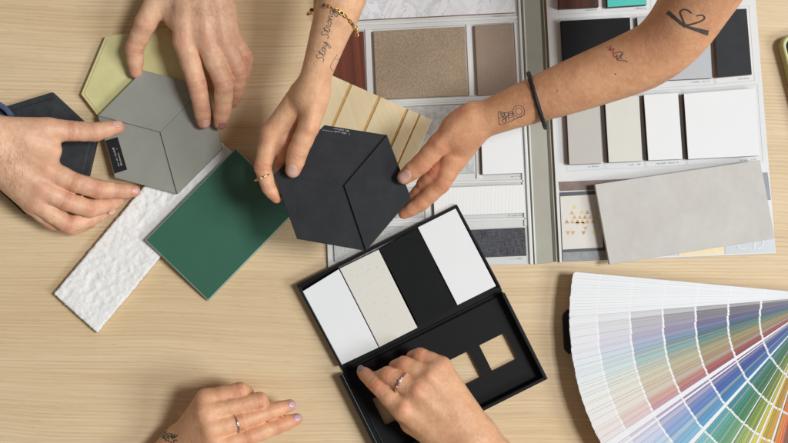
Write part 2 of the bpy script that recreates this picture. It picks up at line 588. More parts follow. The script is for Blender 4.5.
def rot_hex(c, first, n=6):
    out = []
    for k in range(n):
        a = R(60 * k)
        out.append((c[0] + first[0] * math.cos(a) - first[1] * math.sin(a), c[1] + first[0] * math.sin(a) + first[1] * math.cos(a)))
    return out


def dense_top(name, px, z0, z1, mat, step, amp, rough_edge=0.0, freq=0.12, parent=None, seed=1, jag=0.0):
    """slab with a truly uneven top made of a fine grid"""
    r = np.random.default_rng(seed)
    c = [P(u, v, z1) for u, v in px]
    A, B, C_, D = c           # quad corners in order
    n1 = max(2, int(np.linalg.norm(B - A) / step)); n2 = max(2, int(np.linalg.norm(D - A) / step))
    V = np.zeros((n1 + 1, n2 + 1, 3))
    ph = r.uniform(0, 6.28, (26, 2)); kk = r.normal(0, 1, (26, 2)) * freq * (1 + np.arange(26)[:, None] * 0.09)
    for i in range(n1 + 1):
        for j in range(n2 + 1):
            s, t_ = i / n1, j / n2
            p = A * (1 - s) * (1 - t_) + B * s * (1 - t_) + C_ * s * t_ + D * (1 - s) * t_
            h = sum(math.sin(kk[q, 0] * p[0] + kk[q, 1] * p[1] + ph[q, 0]) / (1 + 0.12 * q) for q in range(26))
            edge = min(i, n1 - i, j, n2 - j)
            h = -abs(h) * amp * 0.25 + r.normal(0, jag) if edge > 0 else -amp * 1.6
            V[i, j] = p + np.array([r.normal(0, rough_edge), r.normal(0, rough_edge), h])
    mb = MB()
    vs = V.reshape(-1, 3)
    idx = lambda i, j: i * (n2 + 1) + j
    f = [(idx(i, j), idx(i + 1, j), idx(i + 1, j + 1), idx(i, j + 1)) for i in range(n1) for j in range(n2)]
    border = [idx(i, 0) for i in range(n1 + 1)] + [idx(n1, j) for j in range(1, n2 + 1)] + [idx(i, n2) for i in range(n1 - 1, -1, -1)] + [idx(0, j) for j in range(n2 - 1, 0, -1)]
    vl = [tuple(p) for p in vs]
    nb = len(vl)
    for b_ in border: vl.append((vs[b_][0], vs[b_][1], z0))
    L = len(border)
    for k in range(L):
        k2 = (k + 1) % L
        f.append((border[k2], border[k], nb + k, nb + k2))
    f.append(tuple(nb + k for k in range(L)))
    o = build(name, vl, f, mat, parent, smooth=True)
    bm = bmesh.new(); bm.from_mesh(o.data); bmesh.ops.recalc_face_normals(bm, faces=bm.faces); bm.to_mesh(o.data); bm.free()
    return o


# dark slab under the hand: hexagon with a raised lip
c = (38, 153)
h = rot_hex(c, (14, -61))
mb = MB()
mb.prism([P(u, v, 7) for u, v in h], 0.2, 0, 0.8, 1)
inner = [(c[0] + (u - c[0]) * 0.90, c[1] + (v - c[1]) * 0.90) for u, v in h]
mb.prism([P(u, v, 8.6) for u, v in inner], 6.0, 0, 1.4, 1)
o = mb.build('stone_sample', [M['dark_slab'], M['slab_edge']])
tag(o, 'rough charcoal hexagonal stone sample lying under the hand with the denim cuff', 'tile sample')

h = rot_hex((143, 86), (-38, -50))
mb = MB()
mb.prism([P(u, v, 9) for u, v in h], 0.2, 0, 0.9, None)
inner = [(143 + (u - 143) * 0.95, 86 + (v - 86) * 0.95) for u, v in h]
mb.prism([P(u, v, 9.6) for u, v in inner], 8.0, 0, 0.6, None)
o = mb.build('hexagonal_tile', [M['yellow_tile']])
tag(o, 'pale yellow glazed hexagonal tile half hidden beneath the grey one', 'tile sample')


def relief_hex(name, c, first, z0, z1, offs, mat, parent=None, shrink=0.4):
    """hexagon of three rhombi meeting at the centre, each at its own height / tilt"""
    pts = rot_hex(c, first)
    mb = MB()
    mb.prism([P(u, v, z1 - 3) for u, v in pts], z0, 0, 0.3)
    for (i, j, k), (za, zb, zc, zd) in offs:
        quad = [c, pts[i], pts[j], pts[k]]
        cu = sum(q[0] for q in quad) / 4; cv = sum(q[1] for q in quad) / 4
        q2 = [(u + (cu - u) * 0.006 * shrink, v + (cv - v) * 0.006 * shrink) for u, v in quad]
        mb.prism([P(u, v, z1 + dz) for (u, v), dz in zip(q2, (za, zb, zc, zd))], z1 - 3.3, 0, 0.45)
    return mb.build(name, mat, parent)


# grey: vertices in order from (177,194): 0 bottom,1 bottom-left,2 left,3 top,4 top-right,5 right
gr = root('hexagonal_tile', P(160, 132, 9.8), 'grey hexagonal relief tile with a black label, held by two hands', 'tile sample')
relief_hex('relief_body', (160, 132), (17, 62), 9.8, 18, [((2, 3, 4), (0.6, 0.4, 0, 0.2)), ((4, 5, 0), (0.2, 0.2, 0, 0.5)), ((0, 1, 2), (-1.6, -1.4, -0.8, -1.4))], M['grey_tile'], gr)
lab = slab('paper_label', [(105.5, 140.5), (117.5, 137), (127, 169.5), (114.5, 173.5)], 17.0, 17.75, M['label_black'], gr, bev=0.05)


def text_marks(name, p0, p1, up, rows, z, mat, parent, h=1.3, seed=3, dens=0.8):
    """rows of tiny letter-like strokes along p0->p1 (photo pixels)"""
    r = np.random.default_rng(seed)
    p0 = np.array(p0, float); p1 = np.array(p1, float)
    d = p1 - p0; L = np.linalg.norm(d); d /= L
    up = np.array(up, float); up /= np.linalg.norm(up)
    mb = MB()
    for k in range(rows):
        s = 0.0
        end = L * r.uniform(0.75, 1.0)
        while s < end:
            wd = h * r.uniform(0.28, 0.6)
            if r.uniform() < dens:
                hh = h * (r.choice([0.65, 0.65, 1.0]))
                b = p0 + d * s - up * k * h * 1.75
                kind = r.integers(0, 3)
                bars = [((0, 0), (0.22, 1))]
                if kind == 0: bars += [((0, 0.8), (1, 1)), ((0.78, 0), (1, 1))]
                if kind == 1: bars += [((0, 0), (1, 0.2)), ((0, 0.45), (0.9, 0.62))]
                if kind == 2: bars += [((0, 0), (1, 0.2)), ((0.78, 0), (1, 1)), ((0, .8), (1, 1))]
                for (a0, b0), (a1, b1) in bars:
                    q = [b + d * wd * a0 + up * hh * b0, b + d * wd * a1 + up * hh * b0, b + d * wd * a1 + up * hh * b1, b + d * wd * a0 + up * hh * b1]
                    n = len(mb.v)
                    pts = [P(x, y, z) for x, y in q]
                    e1 = pts[1] - pts[0]; e2 = pts[2] - pts[1]
                    if e1[0] * e2[1] - e1[1] * e2[0] < 0: pts = pts[::-1]
                    mb.add(pts, [(0, 1, 2, 3)])
            s += wd + h * 0.22
    if mb.v:
        return mb.build(name, mat, parent)


text_marks('label_print', (119.5, 166), (113.5, 146), (-1, 0.28), 2, 17.85, M['ink_white'], lab if False else gr, h=1.7, seed=5)

o = dense_top('stone_sample', [(53, 294), (96.5, 333), (241, 160), (198, 121)], 0.2, 9.5, M['white_stone'], 1.2, 1.0, 0.22, freq=0.24, jag=0.17)
tag(o, 'long white split face stone slab under the green tile', 'stone sample')

mb = MB()
mb.prism([P(145, 240, 18.5), P(235.5, 148, 18.5), P(298, 209, 7), P(208, 301, 7)], [12.5, 12.5, 0.6, 0.6], 0, 1.0, 1, True)
o = mb.build('glazed_tile', [M['green_tile'], M['green_edge']])
tag(o, 'glossy dark green rectangular tile leaning on the white stone slab', 'tile sample')

# ------------------------------------------------------------------ sample binder
bd = root('sample_binder', P(545, 130, 0), 'open sample binder with white pages of laminate, carpet and fabric swatches', 'binder')
slab('page', [(317, -40), (518.5, -40), (533.5, 264.5), (328, 268)], 0.2, 4, M['tray'], bd, bev=0.5, label='left page of the open binder')
slab('page', [(544, -40), (752.5, -40), (776, 253.5), (559.5, 262.5)], 0.2, 4, M['page'], bd, bev=0.5, side=M['gutter'], label='right page of the open binder')
slab('spine', [(519.2, -40), (541.5, -40), (557.5, 262), (534.5, 264.5)], 0.2, 2.6, M['spine'], bd, bev=0.4)
slab('hinge', [(538.5, -40), (541, -40), (556.5, 261.5), (553.5, 261.8)], 2.4, 3.1, M['gutter'], bd, bev=0.2)
slab('binding_strip', [(516.2, -40), (518.2, -40), (532.8, 264), (530, 264.2)], 3.8, 6.5, M['rib'], bd, bev=0.5)
slab('binding_strip', [(521, -40), (522.2, -40), (536.5, 264), (535, 264.1)], 2.4, 4.0, M['rib'], bd, bev=0.3)
# ribs on the left page
for q in ([(318, 24.5), (517, 15.5), (517.2, 18.2), (318.2, 27.4)],
          [(318, 30), (517.6, 20.3), (517.7, 22), (318, 32)],
          [(364.8, 29.6), (370.6, 29.3), (373.2, 99.6), (367.4, 99.9)],
          [(466, 24.5), (471.2, 24.3), (474.4, 95.4), (469.2, 95.7)],
          [(513.8, 22.6), (516, 22.5), (526.5, 226), (524.3, 226)],
          [(320, 103), (519.6, 94.2), (519.7, 96.4), (320.2, 105.2)],
          [(320, 108), (520.2, 99), (520.2, 101), (320.2, 110)],
          [(473.6, 101), (478, 100.8), (481.2, 178.4), (476.6, 178.6)],
          [(322, 184), (523.8, 179.6), (523.9, 182.2), (322, 186.5)],
          [(324, 222.5), (525.8, 217.2), (526, 219.8), (324, 225)],
          [(424, 186), (429, 185.8), (432, 262), (427, 262.2)]):
    slab('rib', q, 3.8, 5.6, M['rib'], bd, bev=0.5)


def sample(name, px, mat, side=None, z=11.0, z0=3.9, bev=0.35, label=None):
    return slab(name, px, z0, z, mat, bd, bev, side, label)


sample('marble_swatch', [(318, -38), (511.5, -38), (515, 12.2), (318, 21.8)], M['marble'], M['edge_wood'], 9)
sample('wood_swatch', [(321, 33.3), (363.6, 31.2), (366.6, 101), (322.5, 103)], M['red_wood'], None, 7.5, label='mahogany wood swatch')
sample('carpet_swatch', [(373, 31), (464.8, 26.3), (468.2, 95.2), (376, 99.4)], M['carpet_beige'], None, 9, bev=1.0, label='beige carpet swatch')
sample('carpet_swatch', [(474.2, 25.2), (512.6, 23), (517.2, 92.2), (477.6, 95.2)], M['carpet_taupe'], None, 9, bev=1.0, label='taupe carpet swatch')
sample('stone_swatch', [(377.5, 108.5), (472, 104), (474.5, 173), (380, 177)], M['mottled'], None, 8)
sample('laminate_swatch', [(480, 104), (519, 102), (522.5, 173), (482.5, 174.6)], M['white_tile'], M['edge_brown'], 11)
sample('ribbed_swatch', [(433, 188), (523, 184.5), (525, 212.8), (434.4, 216.4)], M['ribbed'], M['edge_brown'], 9)
sample('fabric_swatch', [(330, 190.5), (422, 186.6), (424, 217), (331.5, 221)], M['grey_fabric'], None, 6)
sample('fabric_swatch', [(434, 231.5), (525, 227.6), (526.6, 255.8), (435.5, 259.5)], M['charcoal_fabric'], None, 6, label='charcoal woven fabric swatch')
sample('fabric_swatch', [(333, 229), (424, 225.5), (426, 258), (334.5, 262)], M['grey_fabric'], None, 6, label='pale grey woven fabric swatch')
# right page
sample('wood_swatch', [(557, -36), (597, -36), (598.8, 6.4), (559.2, 8.4)], M['dark_wood'], M['edge_brown'], 12, label='dark red wood swatch')
sample('laminate_swatch', [(605.5, -36), (644.5, -36), (646.8, 4.4), (607.6, 7)], M['turquoise'], M['edge_brown'], 12, label='turquoise laminate swatch')
sample('laminate_swatch', [(561, 20.8), (630, 17.2), (632.5, 77), (564, 80)], M['black_board'], None, 11, label='black laminate swatch')
sample('laminate_swatch', [(637, 16.8), (709, 12.5), (712, 78), (641, 81.5)], M['grey_board'], M['edge_brown'], 10, label='cool grey laminate swatch')
sample('laminate_swatch', [(713.5, 10.4), (746.6, 8.4), (752, 74.2), (717.6, 77.2)], M['slate_board'], M['edge_wood'], 11, label='charcoal laminate swatch with chipboard edge')
sample('laminate_swatch', [(566.2, 100), (599.6, 98), (601.6, 163.4), (569.2, 164.4)], M['taupe_tile'], M['edge_brown'], 12, label='taupe laminate swatch')
sample('laminate_swatch', [(604.8, 97.5), (639, 95.6), (642.4, 161), (608.8, 162.6)], M['beige_tile'], M['edge_brown'], 12, label='pale beige laminate swatch')
sample('laminate_swatch', [(643.8, 94.8), (678, 92.6), (682.6, 159), (648.4, 160.4)], M['white_tile'], M['edge_brown'], 12, label='narrow white laminate swatch')
sample('laminate_swatch', [(683.8, 93.6), (754.8, 88), (759.4, 155.6), (688.2, 159.2)], M['white_tile'], M['edge_brown'], 12, label='wide white laminate swatch')


def outline(px, z, wd=0.45):
    mb = MB()
    n = len(px)
    for i in range(n):
        a = np.array(px[i], float); b = np.array(px[(i + 1) % n], float)
        d = (b - a) / np.linalg.norm(b - a); nn = np.array([-d[1], d[0]]) * wd / 2
        q = [P(*(x), z) for x in (a - nn, b - nn, b + nn, a + nn)]
        e1 = q[1] - q[0]; e2 = q[2] - q[1]
        if e1[0] * e2[1] - e1[1] * e2[0] < 0: q = q[::-1]
        mb.add(q, [(0, 1, 2, 3)])
    return mb


for k, (q, t0, t1) in enumerate((
        ([(557.5, -36), (602, -36), (603, 12), (558.5, 14.5)], (585, 10.8), (599, 10.0)),
        ([(605, -36), (650, -36), (651, 9), (606, 11.5)], (634, 9.2), (647, 8.4)),
        ([(558.8, 18.4), (632.6, 14.5), (635.5, 82), (562, 86)], (618, 82), (632, 81.2)),
        ([(635, 14.4), (711.5, 10), (714.5, 84.5), (638.5, 88.8)], (690, 82.8), (711, 81.6)),
        ([(713, 8), (749, 5.8), (754.6, 80.5), (716, 84)], (738, 79.6), (751, 78.4)),
        ([(564, 96), (602.5, 94), (604.2, 169), (567, 171)], (588, 167.4), (601, 166.8)),
        ([(604, 94), (641, 92), (645, 167.5), (606.5, 169)], (629, 165.6), (642, 164.8)),
        ([(643, 91), (681.5, 89), (686, 165.5), (646.5, 167)], (656, 164.4), (680, 162.8)),
        ([(683.4, 90), (757.5, 84.4), (763, 161.5), (688, 165.5)], (740, 161.2), (756, 160)))):
    z = 4.12
    outline(q, z).build('printed_frame', M['line_grey'], bd)
    text_marks('caption', t0, t1, (0.04, -1), 1, z, M['ink_grey'], bd, h=1.5, seed=20 + k)
for k, (t0, t1) in enumerate((((493, 16.6), (507, 15.9)), ((456, 99.6), (466, 99.2)), ((510, 177.2), (521, 176.7)), ((508, 216.4), (524, 215.6)), ((511, 259.6), (525, 259)))):
    text_marks('caption', t0, t1, (0.04, -1), 1, 4.12 if k else 7.1, M['ink_grey'], bd, h=1.4, seed=40 + k)
# printed picture panel at the foot of the right page
Z = 4.4
slab('printed_strip', [(558.6, 181.8), (765, 172.6), (766.2, 182), (559.6, 191.2)], 3.9, Z, M['brown_print'], bd, bev=0.1)
slab('printed_panel', [(559.4, 192.4), (610, 190), (612.4, 259.6), (562.4, 261.8)], 3.9, Z, M['dark_print'], bd, bev=0.1)
pc = slab('printed_card', [(560.2, 196.4), (600.8, 194), (603.2, 247.4), (562.6, 249.6)], 4.3, Z + 0.5, M['card_print'], bd, bev=0.1)
slab('printed_base', [(562.6, 252.4), (607, 250.4), (607.6, 259.4), (563, 261.4)], 4.3, Z + 0.5, M['grey_print'], bd, bev=0.1)
slab('printed_panel', [(613, 250), (677, 247), (677.4, 255.6), (613.4, 258.6)], 3.9, Z, M['blue_grey_print'], bd, bev=0.1, label='pale blue grey printed patch')
slab('printed_panel', [(678, 246), (724, 244), (724.4, 254), (678.4, 256)], 3.9, Z, M['cream_wood'], bd, bev=0.1, label='cream printed patch')
slab('printed_panel', [(724.6, 236), (774, 233), (775.4, 252), (725, 254)], 3.9, Z, M['blue_grey_print'], bd, bev=0.1, label='printed patch with white curved lettering')
slab('printed_panel', [(762, 172.8), (767.6, 172.4), (771, 200), (764.6, 200)], 4.3, Z + 0.3, M['slate_print'], bd, bev=0.1, label='slate blue printed patch')
tri = []
for row, v, us, up in ((0, 207, [574.5], 1), (1, 212.5, [572], 1), (2, 212, [582, 587.5], 1), (3, 217, [574.5, 580, 585, 590, 595], 1), (4, 221.5, [567, 572.5, 577.5, 582.5, 587.5, 593], 1),
                       (5, 224, [577.5, 583.5], -1), (6, 228.5, [585.5], -1), (7, 233, [568, 573, 583.5, 593.5], -1)):
    for u in us: tri.append((u, v, up))
mats = [M['tri_a'], M['tri_b'], M['tri_c']]
mb = MB()
for k, (u, v, up) in enumerate(tri):
    s = 2.3
    q = [P(u - s, v + s * 0.8 * up, Z + 0.6), P(u + s, v + s * 0.8 * up, Z + 0.6), P(u, v - s * 0.9 * up, Z + 0.6)]
    if up < 0: q = q[::-1]
    mb.add(q, [(0, 1, 2)], random.randrange(3))
mb.build('triangle_print', mats, bd)
# white curved letters on the printed patch
mb = MB()
for cx, cy, a0, a1 in ((743, 243, 60, 300), (757, 243, -90, 90)):
    pts = [(cx + 7 * math.cos(R(a)), cy + 6.5 * math.sin(R(a))) for a in np.linspace(a0, a1, 18)]
    for i in range(17):
        a = np.array(pts[i]); b = np.array(pts[i + 1]); c0 = np.array([cx, cy])
        q = [P(*a, 4.65), P(*b, 4.65), P(*(b + (c0 - b) * .28), 4.65), P(*(a + (c0 - a) * .28), 4.65)]
        e1 = q[1] - q[0]; e2 = q[2] - q[1]
        if e1[0] * e2[1] - e1[1] * e2[0] < 0: q = q[::-1]
        mb.add(q, [(0, 1, 2, 3)])
q = [P(753.5, 236.5, 4.65), P(753.5, 249.5, 4.65), P(756, 249.5, 4.65), P(756, 236.5, 4.65)]
mb.add(q, [(0, 1, 2, 3)])
mb.build('white_lettering', M['ink_white'], bd)

# big concrete tile lying over the right page
o = slab('concrete_tile', [(595, 184.4), (760, 160), (775.2, 238.4), (609.6, 264.6)], 12.2, 18.2, M['concrete'], None, 0.4)
tag(o, 'large pale grey concrete look tile lying across the right binder page', 'tile sample')

# ------------------------------------------------------------------ cream grooved panel
A = np.array([333.6, 76.0]); e1 = np.array([0.9147, 0.4042]); e2 = np.array([-0.4042, 0.9147])
pr = root('grooved_panel', P(380, 130, 12), 'cream wooden panel with tan grooves held beneath the black hexagonal tile', 'panel sample')
q = lambda s, t_: tuple(A + e1 * s + e2 * t_)
grooves = [(17.5, 20.5), (48.5, 51.5), (79.0, 82.0), (93.2, 95.0)]
edges = [-14.0] + [x for g in grooves for x in g] + [107.8]
slab('groove_backing', [q(-13.7, .3), q(107.5, .3), q(107.5, 89.7), q(-13.7, 89.7)], 12.2, 17.0, M['cream_groove'], pr, bev=0.1)
for k in range(0, len(edges), 2):
    slab('board', [q(edges[k], 0), q(edges[k + 1], 0), q(edges[k + 1], 90), q(edges[k], 90)], 16.6, 18.2, M['cream_wood'], pr, bev=0.4)

# ------------------------------------------------------------------ black hexagonal tile in the hands
bt = root('hexagonal_tile', P(343, 187, 92), 'black hexagonal relief tile with small white print, held up between two tattooed arms', 'tile sample')
# vertices from (-19,-62) : 0 top-left, 1 top-right, 2 right, 3 bottom, 4 bottom-left, 5 left
hx = [(324.5, 125), (387, 135), (411, 198), (366, 251), (297, 239), (274, 174.5)]
mb = MB()
ctr = (344, 185.5)
mb.prism([P(u, v, 97) for u, v in hx], 91.5, 0, 0.3)
for idx, zz in (((1, 2, 3), (101.0, 100.8, 100.2, 100.8)), ((3, 4, 5, 0, 1), (98.6, 98.5, 98.5, 98.6, 98.7, 98.5))):
    quad = [ctr] + [hx[i] for i in idx]
    mb.prism([P(u, v, z) for (u, v), z in zip(quad, zz)], 96.6, 0, 0.5)
mb.build('relief_body', M['black_tile'], bt)
ln = outline([ctr, (275.5, 174.8)], 98.75, 0.4)
ln.v, ln.f, ln.mi = ln.v[:4], ln.f[:1], ln.mi[:1]
ln.build('faint_seam', M['label_black'], bt)
text_marks('small_print', (349.5, 133.2), (334, 130.6), (0.16, 1), 2, 98.95, M['ink_white'], bt, h=1.6, seed=9)
mbq = MB()
for a, b in (((322, 129.5), (333.5, 131.5)), ((333, 128.2), (342, 129.6))):
    mbq.add([P(a[0], a[1], 98.95), P(a[0], a[1] + .5, 98.95), P(b[0], b[1] + .5, 98.95), P(b[0], b[1], 98.95)], [(0, 1, 2, 3)])
mbq.build('printed_rule', M['ink_grey'], bt)
slab('clear_tape', [(322.5, 126.5), (369, 133.6), (367.5, 146), (321, 138)], 98.5, 98.9, M['black_tile'], bt, bev=0.05)

# ------------------------------------------------------------------ sample box
bx = root('sample_box', P(420, 330, 0), 'open black card sample box with a windowed lid', 'box')
o0 = np.array([296.5, 285.0]); a1 = np.array([457 - 296.5, 204.5 - 285.0]); a2 = np.array([340.5 - 296.5, 367.5 - 285.0])
LA, LB = np.linalg.norm(a1), np.linalg.norm(a2)
d1, d2 = a1 / LA, a2 / LB
b_ = lambda s, t_: tuple(o0 + d1 * s + d2 * t_)
slab('tray_floor', [b_(0.5, .5), b_(LA - .5, .5), b_(LA - .5, LB + 3), b_(.5, LB + 3)], 0.2, 3.0, M['box'], bx, bev=0.2)
for q_ in ([b_(0, 0), b_(LA, 0), b_(LA, 3), b_(0, 3)], [b_(0, 3), b_(2.6, 3), b_(2.6, LB), b_(0, LB)], [b_(LA - 2.2, 3), b_(LA, 3), b_(LA, LB), b_(LA - 2.2, LB)]):
    slab('tray_wall', q_, 2.8, 13.5, M['box_gloss'], bx, bev=0.5)
# hinge strip
slab('hinge_strip', [b_(0.5, LB + 3.2), b_(LA - 1, LB + 3.2), b_(LA - 1, LB + 13), b_(0.5, LB + 13)], 0.2, 2.6, M['box'], bx, bev=0.4)
# lid
f0 = np.array([339.0, 376.0]); g1 = np.array([0.8944, -0.4472]); g2 = np.array([0.4472, 0.8944])
LS, LT = 185.5, 96.0
c_ = lambda s, t_: tuple(f0 + g1 * s + g2 * t_)
ss = [0] + [x for k in range(4) for x in (19.2 + 40 * k, 47.2 + 40 * k)] + [LS]
ts = [0, 35.5, 65.0, LT]
mb = MB()
zt, zb = 5.0, 2.8
vid = {}
for i, s in enumerate(ss):
    for j, t_ in enumerate(ts):
        vid[i, j] = len(mb.v)
        pt = P(*c_(s, t_), zt)
        mb.v.append(tuple(pt)); mb.v.append((pt[0], pt[1], zb))
hole = lambda i, j: j == 1 and i % 2 == 1
ni, nj = len(ss) - 1, len(ts) - 1
for i in range(ni):
    for j in range(nj):
        if hole(i, j): continue
        a, b, c0, d0 = vid[i, j], vid[i + 1, j], vid[i + 1, j + 1], vid[i, j + 1]
        mb.f.append((d0, c0, b, a)); mb.f.append((a + 1, b + 1, c0 + 1, d0 + 1))
        for (x, y, ii, jj) in ((a, b, i, j - 1), (b, c0, i + 1, j), (c0, d0, i, j + 1), (d0, a, i - 1, j)):
            if ii < 0 or jj < 0 or ii >= ni or jj >= nj or hole(ii, jj):
                mb.f.append((x, y, y + 1, x + 1))
mb.mi = [0] * len(mb.f)
lid = mb.build('lid', M['box'], bx)
bm = bmesh.new(); bm.from_mesh(lid.data); bmesh.ops.recalc_face_normals(bm, faces=bm.faces); bm.to_mesh(lid.data); bm.free()
for q_ in ([c_(0, 0), c_(4.2, 0), c_(4.2, LT), c_(0, LT)], [c_(LS - 3.5, 0), c_(LS, 0), c_(LS, LT), c_(LS - 3.5, LT)], [c_(4.4, LT - 3.5), c_(LS - 3.7, LT - 3.5), c_(LS - 3.7, LT), c_(4.4, LT)]):
    slab('lid_wall', q_, 4.6, 17, M['box_gloss'], bx, bev=0.6)
slab('lid_fold', [c_(4.4, 0), c_(LS - 3.7, 0), c_(LS - 3.7, 1.2), c_(4.4, 1.2)], 4.6, 6.4, M['box'], bx, bev=0.3)
slab('lid_flange', [c_(8.5, 3), c_(9.3, 3), c_(9.3, LT - 4), c_(8.5, LT - 4)], 4.6, 6.4, M['box_gloss'], bx, bev=0.2)

# four tiles in the tray
for q_, mt, lb in (([(301.6, 292), (338.6, 269.2), (378.4, 347.6), (340.6, 365.4)], 'white_tile', 'plain white tile at the left end of the black box'),
                   ([(339.6, 268.6), (378.4, 249.6), (417.4, 327.8), (379.4, 347.2)], 'speckled', 'cream speckled stone tile in the black box'),
                   ([(379.6, 249), (416.4, 228), (456.4, 305.8), (418.2, 325.6)], 'charcoal_board', 'matt black tile in the black box'),
                   ([(417.6, 227.2), (455.2, 207.8), (496, 286), (457.4, 305.2)], 'white_tile', 'plain white tile at the right end of the black box')):
    o = slab('boxed_tile', q_, 3.2, 12.5, M[mt], None, 0.4)
    tag(o, lb, 'tile sample', 'tiles in the black box')

# ------------------------------------------------------------------ colour fan deck
PV = np.array([835.0, 318.0])
fan = root('colour_fan_deck', P(PV[0], PV[1], 0), 'fanned out paint colour deck with white chip dividers', 'colour fan')
RO, HW, NS = 265.0, 22.5, 92      # reach from the rivet, half width, number of strips
# (angle, pale colour at the tip, deep colour near the rivet)
fam = [(0, (238, 239, 240), (228, 229, 230)), (9.5, (236, 236, 238), (214, 214, 216)), (11, (230, 229, 231), (112, 106, 112)),
       (13.5, (226, 224, 228), (98, 90, 108)), (16.8, (222, 220, 232), (88, 74, 132)), (20, (216, 226, 234), (30, 84, 116)),
       (23, (216, 230, 230), (52, 116, 112)), (26, (228, 232, 224), (140, 142, 96)), (29, (234, 230, 216), (158, 142, 92)),
       (32.5, (234, 226, 212), (150, 110, 70)), (35, (238, 216, 204), (186, 76, 44)), (36.8, (226, 204, 200), (118, 40, 40)),
       (38.3, (242, 214, 228), (200, 24, 116)), (40, (228, 208, 228), (128, 56, 138)), (42.5, (212, 216, 238), (46, 52, 150)),
       (46, (200, 220, 240), (0, 62, 160)), (50, (188, 222, 238), (0, 96, 170)), (53, (184, 224, 234), (0, 118, 156)), (56, (188, 226, 222), (0, 112, 96)),
       (60, (196, 228, 204), (0, 104, 56)), (64.5, (216, 230, 190), (84, 124, 36)), (68.5, (232, 236, 176), (160, 172, 0)),
       (72, (246, 238, 160), (236, 196, 0)), (77, (252, 226, 160), (240, 156, 16)), (81, (248, 208, 176), (226, 96, 30)),
       (88, (236, 190, 180), (176, 40, 40)), (100, (214, 200, 190), (90, 60, 50))]


def fam_at(x):
    for (x0, a0, b0), (x1, a1, b1) in zip(fam, fam[1:]):
        if x <= x1:
            k = (x - x0) / (x1 - x0)
            return [np.array(a0) * (1 - k) + np.array(a1) * k, np.array(b0) * (1 - k) + np.array(b1) * k]
    return [np.array(fam[-1][1]), np.array(fam[-1][2])]


